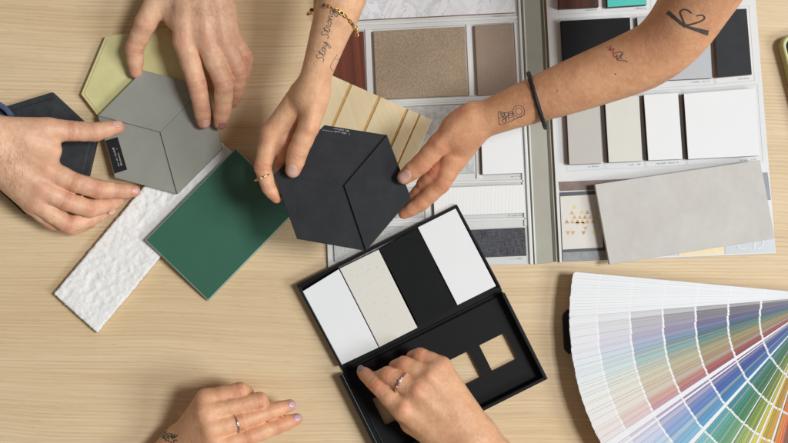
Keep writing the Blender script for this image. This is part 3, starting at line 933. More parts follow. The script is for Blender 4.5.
cum = 0.0
angs = []
for k in range(NS):
    angs.append(cum)
    cum += 0.7 if k < 14 else random.choice([0.45, 0.6, 0.8, 1.0, 1.4, 1.7])
cuts = [RO, 237, 204, 171, 138, 105, 72, 20]
for k in range(NS):
    th = math.pi + R(5.2 - angs[k])
    d = np.array([math.cos(th), math.sin(th)])
    nrm = np.array([-d[1], d[0]])
    ztop = 22 + k * 0.16 + (0.5 if k > 13 else 0)
    pale, deep = fam_at(angs[k])
    white = k < 14 or (angs[k] > 36 and random.random() < 0.09)
    sat = random.uniform(0.85, 1.0) if random.random() < 0.62 else random.uniform(0.3, 0.8)
    grey = np.array([150, 146, 142]) * random.uniform(0.25, 1.1)
    dp = deep * sat + grey * (1 - sat)
    wht = np.array([238, 239, 240]) * random.uniform(0.98, 1.0)
    jit = random.uniform(-0.4, 0.4)
    loc = lambda r_, s: P(*(PV + d * r_ + nrm * s), ztop)
    bands = []
    for q_ in range(7):
        kk = ((q_ + 0.0) / 4.6) ** 1.35
        kk = min(kk, 1.0)
        kk = max(kk, 0.03 + 0.035 * q_)
        col = wht if white else pale * (1 - kk) + dp * kk
        wsh = (0.6, 0.25)[q_] if q_ < 2 else 0.0
        col = np.array(col) * (1 - wsh) + np.array([237, 238, 239]) * wsh
        bands.append((cuts[q_ + 1] + 1.0, col))
        bands.append((cuts[q_ + 1] - 1.0, np.array([240, 240, 240])))
    cr = 4.0
    prof = [(RO + jit - cr + cr * math.sin(R(q_)), HW - cr + cr * math.cos(R(q_))) for q_ in (0, 30, 60, 90)]
    cap = prof + [(r_, -s) for r_, s in reversed(prof)]
    V = [tuple(loc(r_, s)) for r_, s in cap]
    F2 = [tuple(range(len(cap)))]; C2 = [bands[0][1]]
    prev = (0, len(cap) - 1)
    for ri, col in bands:
        n = len(V)
        V += [tuple(loc(ri + jit, HW)), tuple(loc(ri + jit, -HW))]
        F2.append((prev[0], prev[1], n + 1, n)); C2.append(col)
        prev = (n, n + 1)
    nt = len(V)
    edge_shade = [(V[i], V[j], c_) for i, j, c_ in zip([0] + list(range(len(cap), nt - 2, 2)), range(len(cap), nt, 2), [b_[1] for b_ in bands])]
    V += [(p[0], p[1], p[2] - 0.27) for p in V]
    shaded_paper = np.array([190, 188, 184])  # sides and underside greyed to deepen the shading from strip to strip
    for i in range(len(cap) - 1):
        F2.append((i + 1, i, nt + i, nt + i + 1)); C2.append(shaded_paper)
    F2.append((nt - 2, nt - 1, 2 * nt - 1, 2 * nt - 2)); C2.append(shaded_paper)
    for sd in ([0] + list(range(len(cap), nt, 2)), [len(cap) - 1] + list(range(len(cap) + 1, nt, 2))):
        for i in range(len(sd) - 1):
            F2.append((sd[i], sd[i + 1], nt + sd[i + 1], nt + sd[i])); C2.append(shaded_paper)
    F2.append(tuple(nt + i for i in range(len(cap)))); C2.append(shaded_paper)
    prev = (nt, nt + len(cap) - 1)
    for q_ in range(len(bands)):
        n = nt + len(cap) + 2 * q_
        F2.append((prev[0], prev[1], n + 1, n)); C2.append(shaded_paper)
        prev = (n, n + 1)
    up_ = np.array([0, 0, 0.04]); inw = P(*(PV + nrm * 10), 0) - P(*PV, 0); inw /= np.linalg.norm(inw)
    wdt = random.uniform(0.25, 0.45); dk = random.uniform(0.86, 0.97)  # darkened line on the upper edge paints the shade between strips
    for a_, b_, c_ in edge_shade:
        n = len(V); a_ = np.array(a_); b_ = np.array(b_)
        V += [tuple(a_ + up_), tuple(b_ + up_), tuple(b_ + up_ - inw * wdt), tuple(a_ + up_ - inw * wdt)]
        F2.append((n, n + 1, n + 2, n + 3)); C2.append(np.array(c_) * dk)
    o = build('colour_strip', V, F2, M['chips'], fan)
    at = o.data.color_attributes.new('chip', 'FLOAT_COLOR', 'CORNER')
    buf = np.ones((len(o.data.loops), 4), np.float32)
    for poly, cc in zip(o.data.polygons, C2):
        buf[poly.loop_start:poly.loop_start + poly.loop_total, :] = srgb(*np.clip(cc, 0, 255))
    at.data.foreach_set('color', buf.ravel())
    bm = bmesh.new(); bm.from_mesh(o.data); bmesh.ops.recalc_face_normals(bm, faces=bm.faces); bm.to_mesh(o.data); bm.free()
th = math.pi + R(5.0)
d = np.array([math.cos(th), math.sin(th)]); nrm = np.array([-d[1], d[0]])
for q_ in range(6):
    jj = random.uniform(-0.8, 0.8)
    slab('unfanned_strips', [tuple(PV + d * r_ + nrm * s) for r_, s in ((RO - 5 + jj, HW - .3), (RO - 1.2 + jj, HW - 4), (RO - 1.2 + jj, -HW + 4), (RO - 5 + jj, -HW + .3), (-12, -HW + .3), (-12, HW - .3))], 3.1 + q_ * 3.05, 6.05 + q_ * 3.05, M['strip_paper'], fan, bev=0.15)
v, f = tube([P(PV[0], PV[1], 2), P(PV[0], PV[1], 40)], 5, 20)
build('rivet', v, f, M['pivot'], fan)
th = math.pi - R(3.0)
d = np.array([math.cos(th), math.sin(th)]); nrm = np.array([-d[1], d[0]])
slab('cover', [tuple(PV + d * r_ + nrm * s) for r_, s in ((271, 18), (272, 14), (272, -17), (268, -22), (-14, -22), (-14, 22), (267, 22))], 0.3, 3.0, M['navy'], fan, bev=0.4)

# ------------------------------------------------------------------ handheld device at the right edge
e1 = np.array([0.966, -0.259]); e2 = np.array([0.259, 0.966]); o1 = np.array([780.2, 37.6])


def rrect(o_, L1, L2, rc, n=8):
    out = []
    for cx, cy, a0 in ((rc, rc, 180), (L1 - rc, rc, 270), (L1 - rc, L2 - rc, 0), (rc, L2 - rc, 90)):
        for k in range(n + 1):
            a = R(a0 + 90 * k / n)
            s, t_ = cx + rc * math.cos(a), cy + rc * math.sin(a)
            out.append(tuple(o_ + e1 * s + e2 * t_))
    return out


dv = root('handheld_device', P(812, 100, 0), 'handheld device in a yellow green shell with dark screen, cut off at the right edge', 'device')
slab('shell', rrect(o1, 72, 118, 10), 0.3, 13, M['case'], dv, bev=1.6)
slab('screen', rrect(o1 + e1 * 3.6 + e2 * 3.6, 64.8, 110.8, 8), 12, 13.6, M['glass'], dv, bev=0.3)


# ------------------------------------------------------------------ bodies: smooth union of tapered bones, meshed with surface nets
def seg_dist(X, a, b, ra, rb):
    ab = b - a
    L2 = float(ab @ ab) + 1e-9
    t_ = np.clip(((X - a) @ ab) / L2, 0, 1)
    d_ = X - a - t_[..., None] * ab
    return np.sqrt((d_ * d_).sum(-1)) - (ra + t_ * (rb - ra))


def smin(a, b, k):
    h_ = np.maximum(k - np.abs(a - b), 0) / k
    return np.minimum(a, b) - h_ * h_ * k * 0.25


def surface_nets(D, org, vox):
    S = D < 0
    c = sum(S[i:S.shape[0] - 1 + i, j:S.shape[1] - 1 + j, k:S.shape[2] - 1 + k].astype(np.int8) for i in (0, 1) for j in (0, 1) for k in (0, 1))
    act = np.argwhere((c > 0) & (c < 8))
    idx = -np.ones(c.shape, np.int32)
    idx[tuple(act.T)] = np.arange(len(act))
    pos = np.zeros((len(act), 3)); cnt = np.zeros(len(act))
    corners = [(i, j, k) for i in (0, 1) for j in (0, 1) for k in (0, 1)]
    for A_ in corners:
        for ax in range(3):
            if A_[ax]: continue
            B_ = list(A_); B_[ax] = 1
            a = act + np.array(A_); b = act + np.array(B_)
            da = D[tuple(a.T)]; db = D[tuple(b.T)]
            m_ = (da < 0) != (db < 0)
            t_ = np.where(m_, da / np.where(np.abs(da - db) < 1e-9, 1, da - db), 0)
            p = np.array(A_) + t_[:, None] * (np.array(B_) - np.array(A_))
            pos[m_] += p[m_]; cnt[m_] += 1
    V = (act + pos / cnt[:, None]) * vox + org
    F = []
    for ax in range(3):
        o1, o2 = (ax + 1) % 3, (ax + 2) % 3
        sl0 = [slice(None)] * 3; sl1 = [slice(None)] * 3
        sl0[ax] = slice(0, -1); sl1[ax] = slice(1, None)
        s0, s1 = S[tuple(sl0)], S[tuple(sl1)]
        e = np.argwhere(s0 != s1)
        e = e[(e[:, o1] > 0) & (e[:, o2] > 0) & (e[:, o1] < S.shape[o1] - 1) & (e[:, o2] < S.shape[o2] - 1)]
        fl = s0[tuple(e.T)]
        q = []
        for (d1_, d2_) in ((0, 0), (1, 0), (1, 1), (0, 1)):
            x = e.copy(); x[:, o1] -= d1_; x[:, o2] -= d2_
            q.append(idx[tuple(x.T)])
        q = np.array(q).T
        q[~fl] = q[~fl][:, ::-1]
        F.append(q)
    F = np.concatenate(F)
    F = F[(F >= 0).all(1)]
    return V, F[:, ::-1] if False else F


def jt(u, v, z, r):
    return P(u, v, z), r * (HC - z) / HC


class Limb:
    """palm: list of chains of (u,v,z,r); fingers: list of chains"""
    def __init__(self, palm, fingers, vox=1.15, kp=11.0, kf=4.5, kff=1.1, tendons=(), fore=(), fat=1.0):
        self.groups = []
        pg = []
        for ch in palm:
            j_ = [jt(*q) for q in ch]
            for a, b in zip(j_, j_[1:]): pg.append((a[0], b[0], a[1], b[1]))
        self.palm = pg
        self.fore = []
        for ch in fore:
            c_ = [np.array(q, float) for q in ch]
            dn = []
            for i in range(len(c_) - 1):
                q0, q1, q2, q3 = c_[max(i - 1, 0)], c_[i], c_[i + 1], c_[min(i + 2, len(c_) - 1)]
                for t_ in (0, .2, .4, .6, .8):
                    dn.append(0.5 * ((2 * q1) + (-q0 + q2) * t_ + (2 * q0 - 5 * q1 + 4 * q2 - q3) * t_ ** 2 + (-q0 + 3 * q1 - 3 * q2 + q3) * t_ ** 3))
            dn.append(c_[-1])
            j_ = [jt(*q) for q in dn]
            self.fore.append([(a[0], b[0], a[1], b[1]) for a, b in zip(j_, j_[1:])])
        self.tend = []
        for ch in tendons:
            j_ = [jt(*q) for q in ch]
            for a, b in zip(j_, j_[1:]): self.tend.append((a[0], b[0], a[1], b[1]))
        self.fing = []
        self.joints = []
        for ch in fingers:
            j_ = [jt(q[0], q[1], q[2], q[3] * fat) for q in ch]
            g = []
            for n_, (a, b) in enumerate(zip(j_, j_[1:])):
                mid = (a[0] + b[0]) / 2
                rm = (a[1] + b[1]) / 2 * (0.975 if n_ < len(j_) - 2 else 1.02)
                g.append((a[0], mid, a[1], rm)); g.append((mid, b[0], rm, b[1]))
            self.fing.append(g)
            self.joints.append(j_)
        self.kp, self.kf, self.kff, self.vox = kp, kf, kff, vox

    def mesh(self, zmin=0.25):
        prims = self.palm + [p for g in self.fore for p in g] + [p for g in self.fing for p in g] + self.tend
        pts = np.array([p[0] for p in prims] + [p[1] for p in prims])
        rr = np.array([p[2] for p in prims] + [p[3] for p in prims])[:, None]
        lo = (pts - rr).min(0) - 5; hi = (pts + rr).max(0) + 5
        vox = self.vox
        n_ = np.ceil((hi - lo) / vox).astype(int) + 1
        BIG = np.float32(60)
        ax = [lo[i] + vox * np.arange(n_[i]) for i in range(3)]

        def field(pr, k, base=None):
            D = np.full(n_, BIG, np.float32) if base is None else base
            for a, b, ra, rb in pr:
                l_ = np.minimum(a - ra, b - rb) - k - 3; h_ = np.maximum(a + ra, b + rb) + k + 3
                i0 = np.clip(((l_ - lo) / vox).astype(int), 0, n_ - 1); i1 = np.clip(((h_ - lo) / vox).astype(int) + 2, 1, n_)
                X = np.stack(np.meshgrid(ax[0][i0[0]:i1[0]], ax[1][i0[1]:i1[1]], ax[2][i0[2]:i1[2]], indexing='ij'), -1)
                sl = tuple(slice(i0[i], i1[i]) for i in range(3))
                D[sl] = smin(D[sl], seg_dist(X, a, b, ra, rb).astype(np.float32), k)
            return D
        Dp = field(self.palm, self.kp)
        if self.fore:
            Df0 = None
            for g in self.fore:
                x = field(g, 0.05)
                Df0 = x if Df0 is None else smin(Df0, x, 9.0)
            Dp = smin(Dp, Df0, 9.0)
        if self.tend: Dp = field(self.tend, 3.5, Dp)
        D = Dp.copy()
        for g in self.fing:
            Df = field(g, 2.2)
            D = smin(D, smin(Dp, Df, self.kf), self.kff)
        return surface_nets(D, lo, vox)


def arm(parent, limb, mat, label, reds=(), creases=True, name='arm'):
    V, F = limb.mesh()
    # light smoothing
    n = len(V)
    E = np.concatenate([F[:, [0, 1]], F[:, [1, 2]], F[:, [2, 3]], F[:, [3, 0]]])
    deg = np.bincount(E.ravel(), minlength=n).astype(float)
    for it in range(4):
        acc = np.zeros_like(V)
        for c_ in range(3):
            acc[:, c_] = np.bincount(E[:, 0], V[E[:, 1], c_], n) + np.bincount(E[:, 1], V[E[:, 0], c_], n)
        V = V * 0.5 + 0.5 * acc / deg[:, None]
    # orient outward
    a, b, c_ = V[F[:, 0]], V[F[:, 1]], V[F[:, 2]]
    vol = np.einsum('ij,ij->i', a, np.cross(b, c_)).sum() + np.einsum('ij,ij->i', V[F[:, 0]], np.cross(V[F[:, 2]], V[F[:, 3]])).sum()
    if vol < 0: F = F[:, ::-1]
    fn = np.cross(V[F[:, 1]] - V[F[:, 0]], V[F[:, 2]] - V[F[:, 0]])
    N = np.zeros_like(V)
    for k in range(4):
        for q in range(3):
            N[:, q] += np.bincount(F[:, k], fn[:, q], n)
    N /= np.linalg.norm(N, axis=1)[:, None] + 1e-9
    red = np.zeros(n); cre = np.zeros(n); dsp = np.zeros(n)
    for j_ in limb.joints:
        for q in range(len(j_)):
            p, r = j_[q]
            dd = np.linalg.norm(V - p, axis=1)
            if q == len(j_) - 1:
                red = np.maximum(red, 0.75 * np.exp(-(dd / (r * 1.7)) ** 2))
            else:
                red = np.maximum(red, (0.55 if q else 0.35) * np.exp(-(dd / (r * 1.25)) ** 2))
        if creases:
            for q in range(1, len(j_) - 1):
                if q == 1 and j_[0][0][2] > 110: continue
                p, r = j_[q]
                ax_ = j_[q + 1][0] - j_[q - 1][0]; ax_ /= np.linalg.norm(ax_)
                rel = V - p
                s = rel @ ax_
                dd = np.linalg.norm(rel, axis=1)
                near = np.exp(-np.maximum(dd - r * 1.05, 0) ** 2 / 6)
                side = np.cross(ax_, np.array([0, 0, 1.0]))
                wob = 0.35 * np.sin((rel @ side) * 0.55 + q)
                for off in (-2.6, -1.1, 0.4, 1.9):
                    g = np.exp(-((s - off - wob) / 0.62) ** 2) * near * (1.0 if q == 1 else 0.6)
                    dsp += 0.32 * g; cre = np.maximum(cre, 0.42 * g)
    for (u, v, z, rad, amt) in reds:
        dd = np.linalg.norm(V - P(u, v, z), axis=1)
        red = np.maximum(red, amt * np.exp(-(dd / rad) ** 2))
    V = V - N * dsp[:, None]
    o = build(name, V, F, mat, parent, smooth=True, label=label)
    for nm, arr in (('red', red), ('crease', cre)):
        at = o.data.attributes.new(nm, 'FLOAT', 'POINT')
        at.data.foreach_set('value', arr.astype(np.float32))
    o_bvh = BVHTree.FromPolygons([tuple(p) for p in V], [tuple(map(int, f)) for f in F])
    BV[o.name] = o_bvh
    return o


BV = {}
CAMP = Vector((0, 0, HC))


def drop(o, u, v, off=0.3):
    """point on the limb surface under photo pixel u, v"""
    d = Vector(P(u, v, 0)) - CAMP
    hit = BV[o.name].ray_cast(CAMP, d.normalized())
    if hit[0] is None: return None, None
    return np.array(hit[0] + hit[1] * off), np.array(hit[1])


def drop_dir(o, src, d):
    hit = BV[o.name].ray_cast(Vector(src), Vector(d).normalized())
    if hit[0] is None: return None, None
    return np.array(hit[0]), np.array(hit[1])


def nail(o, base, tip, width, mat, z_hint=0, nrm=(0, 0, 1), label=None, n1=11, n2=9, lift=0.45, over=1.0):
    """curved plate laid on the fingertip from base to tip (photo pixels + height), seen along nrm"""
    b = P(*base); t_ = P(*tip)
    ax = t_ - b; L = np.linalg.norm(ax); ax /= L
    nr = np.array(nrm, float); nr -= ax * (nr @ ax); nr /= np.linalg.norm(nr)
    sd = np.cross(ax, nr)
    top, ok = [], []
    for i in range(n1 + 1):
        s = i / n1
        # outline: rounded cuticle, rounded free edge
        e = min(1.0, math.sqrt(max(0, 1 - (max(0, 0.38 - s) / 0.38) ** 2)), math.sqrt(max(0.0, 1 - (max(0, s - 0.72) / 0.28) ** 2)))
        hw = width / 2 * max(e, 0.06)
        for j in range(n2 + 1):
            c = -1 + 2 * j / n2
            p = b + ax * L * s + sd * hw * c
            h_, n_ = drop_dir(o, p + nr * 30, -nr)
            if h_ is None: h_ = None
            top.append([p, h_, s, c])
    # plate height: fit from the hits, keep smooth
    hs = [(q[1] - q[0]) @ nr if q[1] is not None else None for q in top]
    good = [x for x in hs if x is not None]
    if not good: return None
    hmax = max(good)
    V = []
    for q, x in zip(top, hs):
        x = hmax - 3.0 if x is None or x < hmax - 3.0 else x
        edge = (1 - min(1, (1 - abs(q[3])) * 5)) * 0.3 + (1 - min(1, q[2] * 6)) * 0.3
        V.append(q[0] + nr * (x + lift - edge))
    m_ = n2 + 1
    F = [(i * m_ + j, (i + 1) * m_ + j, (i + 1) * m_ + j + 1, i * m_ + j + 1) for i in range(n1) for j in range(n2)]
    nv = len(V)
    V += [p - nr * 0.9 for p in V]
    bord = [i * m_ for i in range(n1 + 1)] + [n1 * m_ + j for j in range(1, m_)] + [i * m_ + n2 for i in range(n1 - 1, -1, -1)] + [j for j in range(n2 - 1, 0, -1)]
    for k in range(len(bord)):
        a, c = bord[k], bord[(k + 1) % len(bord)]
        F.append((c, a, nv + a, nv + c))
    F += [(nv + i * m_ + j, nv + i * m_ + j + 1, nv + (i + 1) * m_ + j + 1, nv + (i + 1) * m_ + j) for i in range(n1) for j in range(n2)]
    ob = build('fingernail', V, F, mat, o, smooth=True, label=label)
    bm = bmesh.new(); bm.from_mesh(ob.data); bmesh.ops.recalc_face_normals(bm, faces=bm.faces); bm.to_mesh(ob.data); bm.free()
    return ob


def ribbons(name, o, strokes, mat, label=None, off=0.22):
    """tattoo: list of (points in photo pixels, width mm) laid on the skin"""
    mb = MB()
    for pts, wd in strokes:
        pts = [np.array(p, float) for p in pts]
        # smooth + resample
        if len(pts) > 2:
            dense = []
            for i in range(len(pts) - 1):
                p0 = pts[max(i - 1, 0)]; p1 = pts[i]; p2 = pts[i + 1]; p3 = pts[min(i + 2, len(pts) - 1)]
                for t_ in np.linspace(0, 1, 7)[:-1]:
                    dense.append(0.5 * ((2 * p1) + (-p0 + p2) * t_ + (2 * p0 - 5 * p1 + 4 * p2 - p3) * t_ ** 2 + (-p0 + 3 * p1 - 3 * p2 + p3) * t_ ** 3))
            dense.append(pts[-1])
        else:
            n = max(2, int(np.linalg.norm(pts[1] - pts[0]) / 0.8))
            dense = [pts[0] + (pts[1] - pts[0]) * k / n for k in range(n + 1)]
        row = []
        ww = wd if hasattr(wd, '__len__') else (wd, wd)
        for i, p in enumerate(dense):
            a = dense[max(i - 1, 0)]; b = dense[min(i + 1, len(dense) - 1)]
            d = b - a; d /= np.linalg.norm(d) + 1e-9
            nn = np.array([-d[1], d[0]])
            w_ = ww[0] + (ww[1] - ww[0]) * i / max(1, len(dense) - 1)
            seg = []
            for s in np.linspace(-0.5, 0.5, 2 if w_ < 1.5 else 6):
                h_, _ = drop(o, *(p + nn * w_ * s), off)
                seg.append(h_)
            if any(x is None for x in seg): 
                if len(row) > 1: flush(mb, row)
                row = []
                continue
            row.append(seg)
        if len(row) > 1: flush(mb, row)
    if mb.v:
        return mb.build(name, mat, o, smooth=True, label=label)


def flush(mb, row):
    m_ = len(row[0])
    if any(len(r_) != m_ for r_ in row):
        m_ = 2
        row = [[r_[0], r_[-1]] for r_ in row]
    v = [p for r_ in row for p in r_]
    f = [(i * m_ + j, i * m_ + j + 1, (i + 1) * m_ + j + 1, (i + 1) * m_ + j) for i in range(len(row) - 1) for j in range(m_ - 1)]
    mb.add(v, f)


def finger_ring(o, cu, cv, cz, tu, tv, tz, rad, mat, wire=0.85, label=None, gems=()):
    """ring round a finger at (cu,cv,cz), finger direction towards (tu,tv,tz); rad in mm"""
    c = P(cu, cv, cz); ax = P(tu, tv, tz) - c; ax /= np.linalg.norm(ax)
    e = np.cross(ax, [0, 0, 1.0]); e /= np.linalg.norm(e); g = np.cross(e, ax)
    path = [c + e * math.cos(a) * rad + g * math.sin(a) * rad for a in np.linspace(0, 2 * math.pi, 40)[:-1]]
    v, f = tube(path, wire, 8, closed=True)
    rg = build('ring', v, f, mat, o, smooth=True, label=label)
    for ang, size, mt in gems:
        p = c + e * math.cos(R(ang)) * (rad + size * .5) + g * math.sin(R(ang)) * (rad + size * .5)
        bm = bmesh.new(); bmesh.ops.create_icosphere(bm, subdivisions=1, radius=size)
        vs = [np.array(x.co) + p for x in bm.verts]; fs = [[x.index for x in q.verts] for q in bm.faces]; bm.free()
        mbs = MB(); mbs.add(vs, fs)
        build('ring_stone', vs, fs, mt, o)
    return rg


def tendon_set(metas, r0=3.2, sink0=0.7, sink1=0.2):
    out = []
    for ch in metas:
        (u0, v0, z0, a0), (u1, v1, z1, a1) = ch[0], ch[-1]
        out.append([(u0 + (u1 - u0) * .25, v0 + (v1 - v0) * .25, z0 + a0 * .9 - r0 - sink0 + (z1 - z0) * .25, r0 * 0.8),
                    (u1, v1, z1 + a1 - r0 + sink1, r0)])
    return out


# ------------------------------------------------------------------ first person (top left): both hands on the grey tile
p1 = root('person', P(-60, -140, 60), 'person whose bare left hand and denim cuffed right hand hold the grey tile', 'person')
metA = [[(186, -46, 56, 14), (185, 41, 48, 11.3)], [(200, -46, 58, 14), (206, 39, 50, 11.3)], [(211, -44, 57, 14), (224, 41, 47, 10.8)], [(216, -42, 53, 12), (230, 36, 41, 9.3)]]
limbA = Limb(
    palm=metA + [[(180, -42, 52, 13), (146, 22, 40, 10.2)], [(170, -5, 44, 11), (175, 20, 42, 8.5)],
                 [(190, -50, 55, 17), (192, -100, 60, 21), (198, -190, 68, 27), (212, -330, 95, 35)], [(210, -50, 55, 16), (220, -100, 60, 21), (236, -190, 68, 26), (262, -330, 95, 34)]],
    fingers=[[(146, 23, 39, 10.2), (134.5, 48, 28, 8.8), (136, 72, 16, 6.4)],
             [(185, 42, 48, 11.2), (197, 84, 46, 9.3), (201.5, 106, 36, 8.1), (203.8, 122, 27, 6.7)],
             [(206.5, 40, 50, 11.2), (224, 84, 49, 9.5), (223, 108, 36, 8.3), (220.5, 123, 27, 6.6)],
             [(224.5, 42, 47, 10.6), (238.5, 72, 42, 8.8), (236, 92, 26, 7.8), (231, 102, 15, 6.5)],
             [(231, 37, 40, 9.4), (245.5, 57, 33, 7.6), (243, 75, 21, 6.8), (238, 86, 12, 6)]],
    tendons=tendon_set(metA), fat=1.04)
aA = arm(p1, limbA, M['skin_man'], 'bare left arm reaching down from the top edge', reds=[(185, 41, 58, 9, .35), (206, 38, 60, 9, .4), (224, 41, 57, 8, .3), (245, 57, 40, 8, .5)])
nail(aA, (131.8, 67, 20), (132.6, 76.5, 16), 6.5, M['nail_dark'], nrm=(-0.75, 0.05, 0.65), label='dark bruised thumbnail')
nail(aA, (204.6, 118.5, 33), (206, 127, 28), 8.0, M['nail_natural'], nrm=(0.25, 0, 1))
nail(aA, (222.4, 120, 33), (221.5, 127.5, 27), 7.6, M['nail_dark'], nrm=(0.35, -0.2, 1))

metB = [[(-10, 135, 55, 15), (47, 167, 50, 11.6)], [(-12, 147, 57, 15), (42, 187, 50, 11)], [(-16, 153, 55, 14), (37, 200, 45, 10.2)], [(-22, 150, 48, 13), (31, 203, 38, 9)]]
limbB = Limb(
    palm=metB + [[(-5, 131, 52, 14), (48, 130, 44, 12)], [(30, 142, 46, 12), (53, 150, 43, 8)],
                 [(-12, 138, 55, 20), (-70, 118, 60, 25), (-150, 95, 68, 32)], [(-14, 150, 53, 18), (-70, 140, 60, 24), (-150, 128, 68, 31)]],
    fingers=[[(48, 130, 43, 11.6), (72, 131, 37, 10), (95, 132, 33, 9.2), (117.5, 127, 27, 6.6)],
             [(49, 171, 50, 11.2), (75, 182.5, 45, 9.5), (98, 189, 38, 9.4), (117, 190.5, 29, 7.6), (134.5, 191.2, 25, 5.8)],
             [(42, 188, 50, 11), (66, 201, 44, 9.4), (90, 208.5, 34, 8.8), (108, 204.5, 22, 7.2), (118, 200, 15, 6)],
             [(37, 202, 45, 10.3), (68, 224.5, 32, 8.6), (89, 219.5, 21, 7.6), (108.5, 210, 14, 6.0)],
             [(32, 205, 38, 9), (52, 222, 26, 7.6), (72, 228, 16, 6.8), (90, 223, 9, 5.8)]],
    tendons=tendon_set(metB), fat=1.03)
aB = arm(p1, limbB, M['skin_man'], 'right arm in a denim cuff reaching in from the left edge',
         reds=[(49, 171, 60, 9, .5), (41, 188, 60, 8, .5), (98, 189, 46, 8, .7), (90, 209, 42, 7, .7), (68, 226, 38, 7, .6), (122, 127, 27, 8, .8)])
nail(aB, (112, 123.5, 34), (121.5, 121.5, 31), 8, M['nail_natural'], nrm=(0, 0.75, 0.6))
nail(aB, (131, 190.6, 31), (139, 191, 28), 6.6, M['nail_natural'], nrm=(0.2, -0.1, 1))
nail(aB, (106, 212.2, 19), (113, 208.8, 15), 5.6, M['nail_natural'], nrm=(0.15, -0.45, 1))
def body_hair(o, area_px, n, seed, direction, length=7.0):
    r = np.random.default_rng(seed)
    mb = MB()
    (u0, v0), (u1, v1), (u2, v2), (u3, v3) = area_px
    dirv = np.array([direction[0], -direction[1], 0.0]); dirv /= np.linalg.norm(dirv)
    for _ in range(n):
        a_, b_ = r.uniform(0, 1, 2)
        u = (u0 * (1 - a_) + u1 * a_) * (1 - b_) + (u3 * (1 - a_) + u2 * a_) * b_
        v = (v0 * (1 - a_) + v1 * a_) * (1 - b_) + (v3 * (1 - a_) + v2 * a_) * b_
        h_, nn = drop(o, u, v, -0.2)
        if h_ is None: continue
        d_ = dirv + r.normal(0, 0.3, 3); d_ -= nn * (d_ @ nn) * 0.9
        d_ /= np.linalg.norm(d_)
        L = length * r.uniform(0.5, 1.1); sd = np.cross(d_, nn) * 0.05
        p_ = [h_, h_ + d_ * L * .4 + nn * L * .16, h_ + d_ * L * .75 + nn * L * .2, h_ + d_ * L + nn * L * .16]
        w_ = [1, .9, .6, .1]
        vs = []
        for q, w__ in zip(p_, w_): vs += [q - sd * w__, q + sd * w__]
        mb.add(vs, [(0, 1, 3, 2), (2, 3, 5, 4), (4, 5, 7, 6)])
    return mb.build('arm_hair', M['body_hair'], o)


body_hair(aB, [(-20, 125), (30, 140), (18, 196), (-20, 175)], 300, 5, (0.25, 1), 6.0)
body_hair(aA, [(160, -40), (240, -40), (236, 18), (165, 12)], 300, 6, (0.5, 0.5), 6.0)
# cuff
c0, c1 = P(2, 140, 54), P(-150, 108, 68)
axv = (c1 - c0) / np.linalg.norm(c1 - c0)
sv = np.cross(axv, [0, 0, 1.0]); sv /= np.linalg.norm(sv); uv = np.cross(sv, axv)
V, F = [], []
NA = 40
for ri, (s, ra) in enumerate([(4, 27.5), (-0.5, 29.5), (-0.2, 31.5), (3, 32.5), (20, 32.5), (24, 31.6), (26, 33), (60, 35), (100, 38), (150, 41)]):
    for k in range(NA):
        a = 2 * math.pi * k / NA
        wr = 0.7 * math.sin(3 * a + s * .15) + 0.5 * math.sin(5 * a - s * .3)
        V.append(c0 + axv * (s - 13 * math.sin(a + 0.5 + math.pi) * 0.9) + sv * math.cos(a) * (ra + wr + 2.5) + uv * math.sin(a) * (ra - 6 + wr))
nr_ = len(V) // NA
F = [(i * NA + k, i * NA + (k + 1) % NA, (i + 1) * NA + (k + 1) % NA, (i + 1) * NA + k) for i in range(nr_ - 1) for k in range(NA)]
o = build('sleeve', V, F, M['denim'], aB, smooth=True, label='blue denim cuff')
bm = bmesh.new(); bm.from_mesh(o.data); bmesh.ops.recalc_face_normals(bm, faces=bm.faces); bm.to_mesh(o.data); bm.free()

# ------------------------------------------------------------------ second person (top): tattooed arms holding the black tile
p2 = root('person', P(520, -160, 150), 'person with tattooed forearms, gold bracelet and black cord, holding the black hexagonal tile', 'person')
limbC = Limb(
    fore=[[(408, -240, 215, 40), (364, -90, 165, 32), (341, 0, 145, 22.5), (331, 29, 138, 19), (317, 72, 128, 14.8), (310, 94, 120, 15)],
          [(408, -240, 200, 40), (364, -90, 150, 32), (341, 0, 130, 22), (331, 29, 122, 18.5), (317, 72, 112, 14.4), (309, 96, 104, 14.5)]],
    palm=[[(316, 92, 122, 13), (313, 104, 120, 12)], [(302, 98, 110, 14), (271, 134, 101, 10.3)],
          [(303, 102, 98, 13), (283, 140, 88, 10)], [(305, 105, 92, 13), (292, 136, 78, 9)]],
    fingers=[[(316, 100, 121, 12.2), (308.5, 127, 117, 10.8), (297.5, 152, 113, 10.2), (293, 170, 107.5, 7.9)],
             [(271, 134, 102, 10.4), (262.8, 167, 97, 8.7), (268.5, 187, 94, 7.2), (276.5, 198, 91, 5.6)],
             [(286, 140, 98, 9.8), (283, 163, 86, 8.4), (293, 184, 78, 7)],
             [(290, 135, 88, 9.5), (293, 165, 75, 8), (306, 184, 74, 6.8)]], kp=12,
    tendons=[[(314, 92, 131, 3), (309.5, 128, 124, 3)]])
aC = arm(p2, limbC, M['skin_pale'], 'right arm with lettering tattoo and gold chain bracelet',
         reds=[(293, 150, 100, 12, .8), (300, 140, 108, 9, .5), (263, 140, 108, 9, .4), (262, 167, 105, 8, .6), (276, 198, 95, 8, .8)])
nail(aC, (291.6, 164, 117), (291.9, 178.8, 110), 10.2, M['nail_nude'], nrm=(-0.1, -0.05, 1))
finger_ring(aC, 263.2, 176.5, 95.5, 268.5, 187, 94, 8.5, M['gold'], 0.8, gems=[(80, 1.2, M['gem_clear'])])

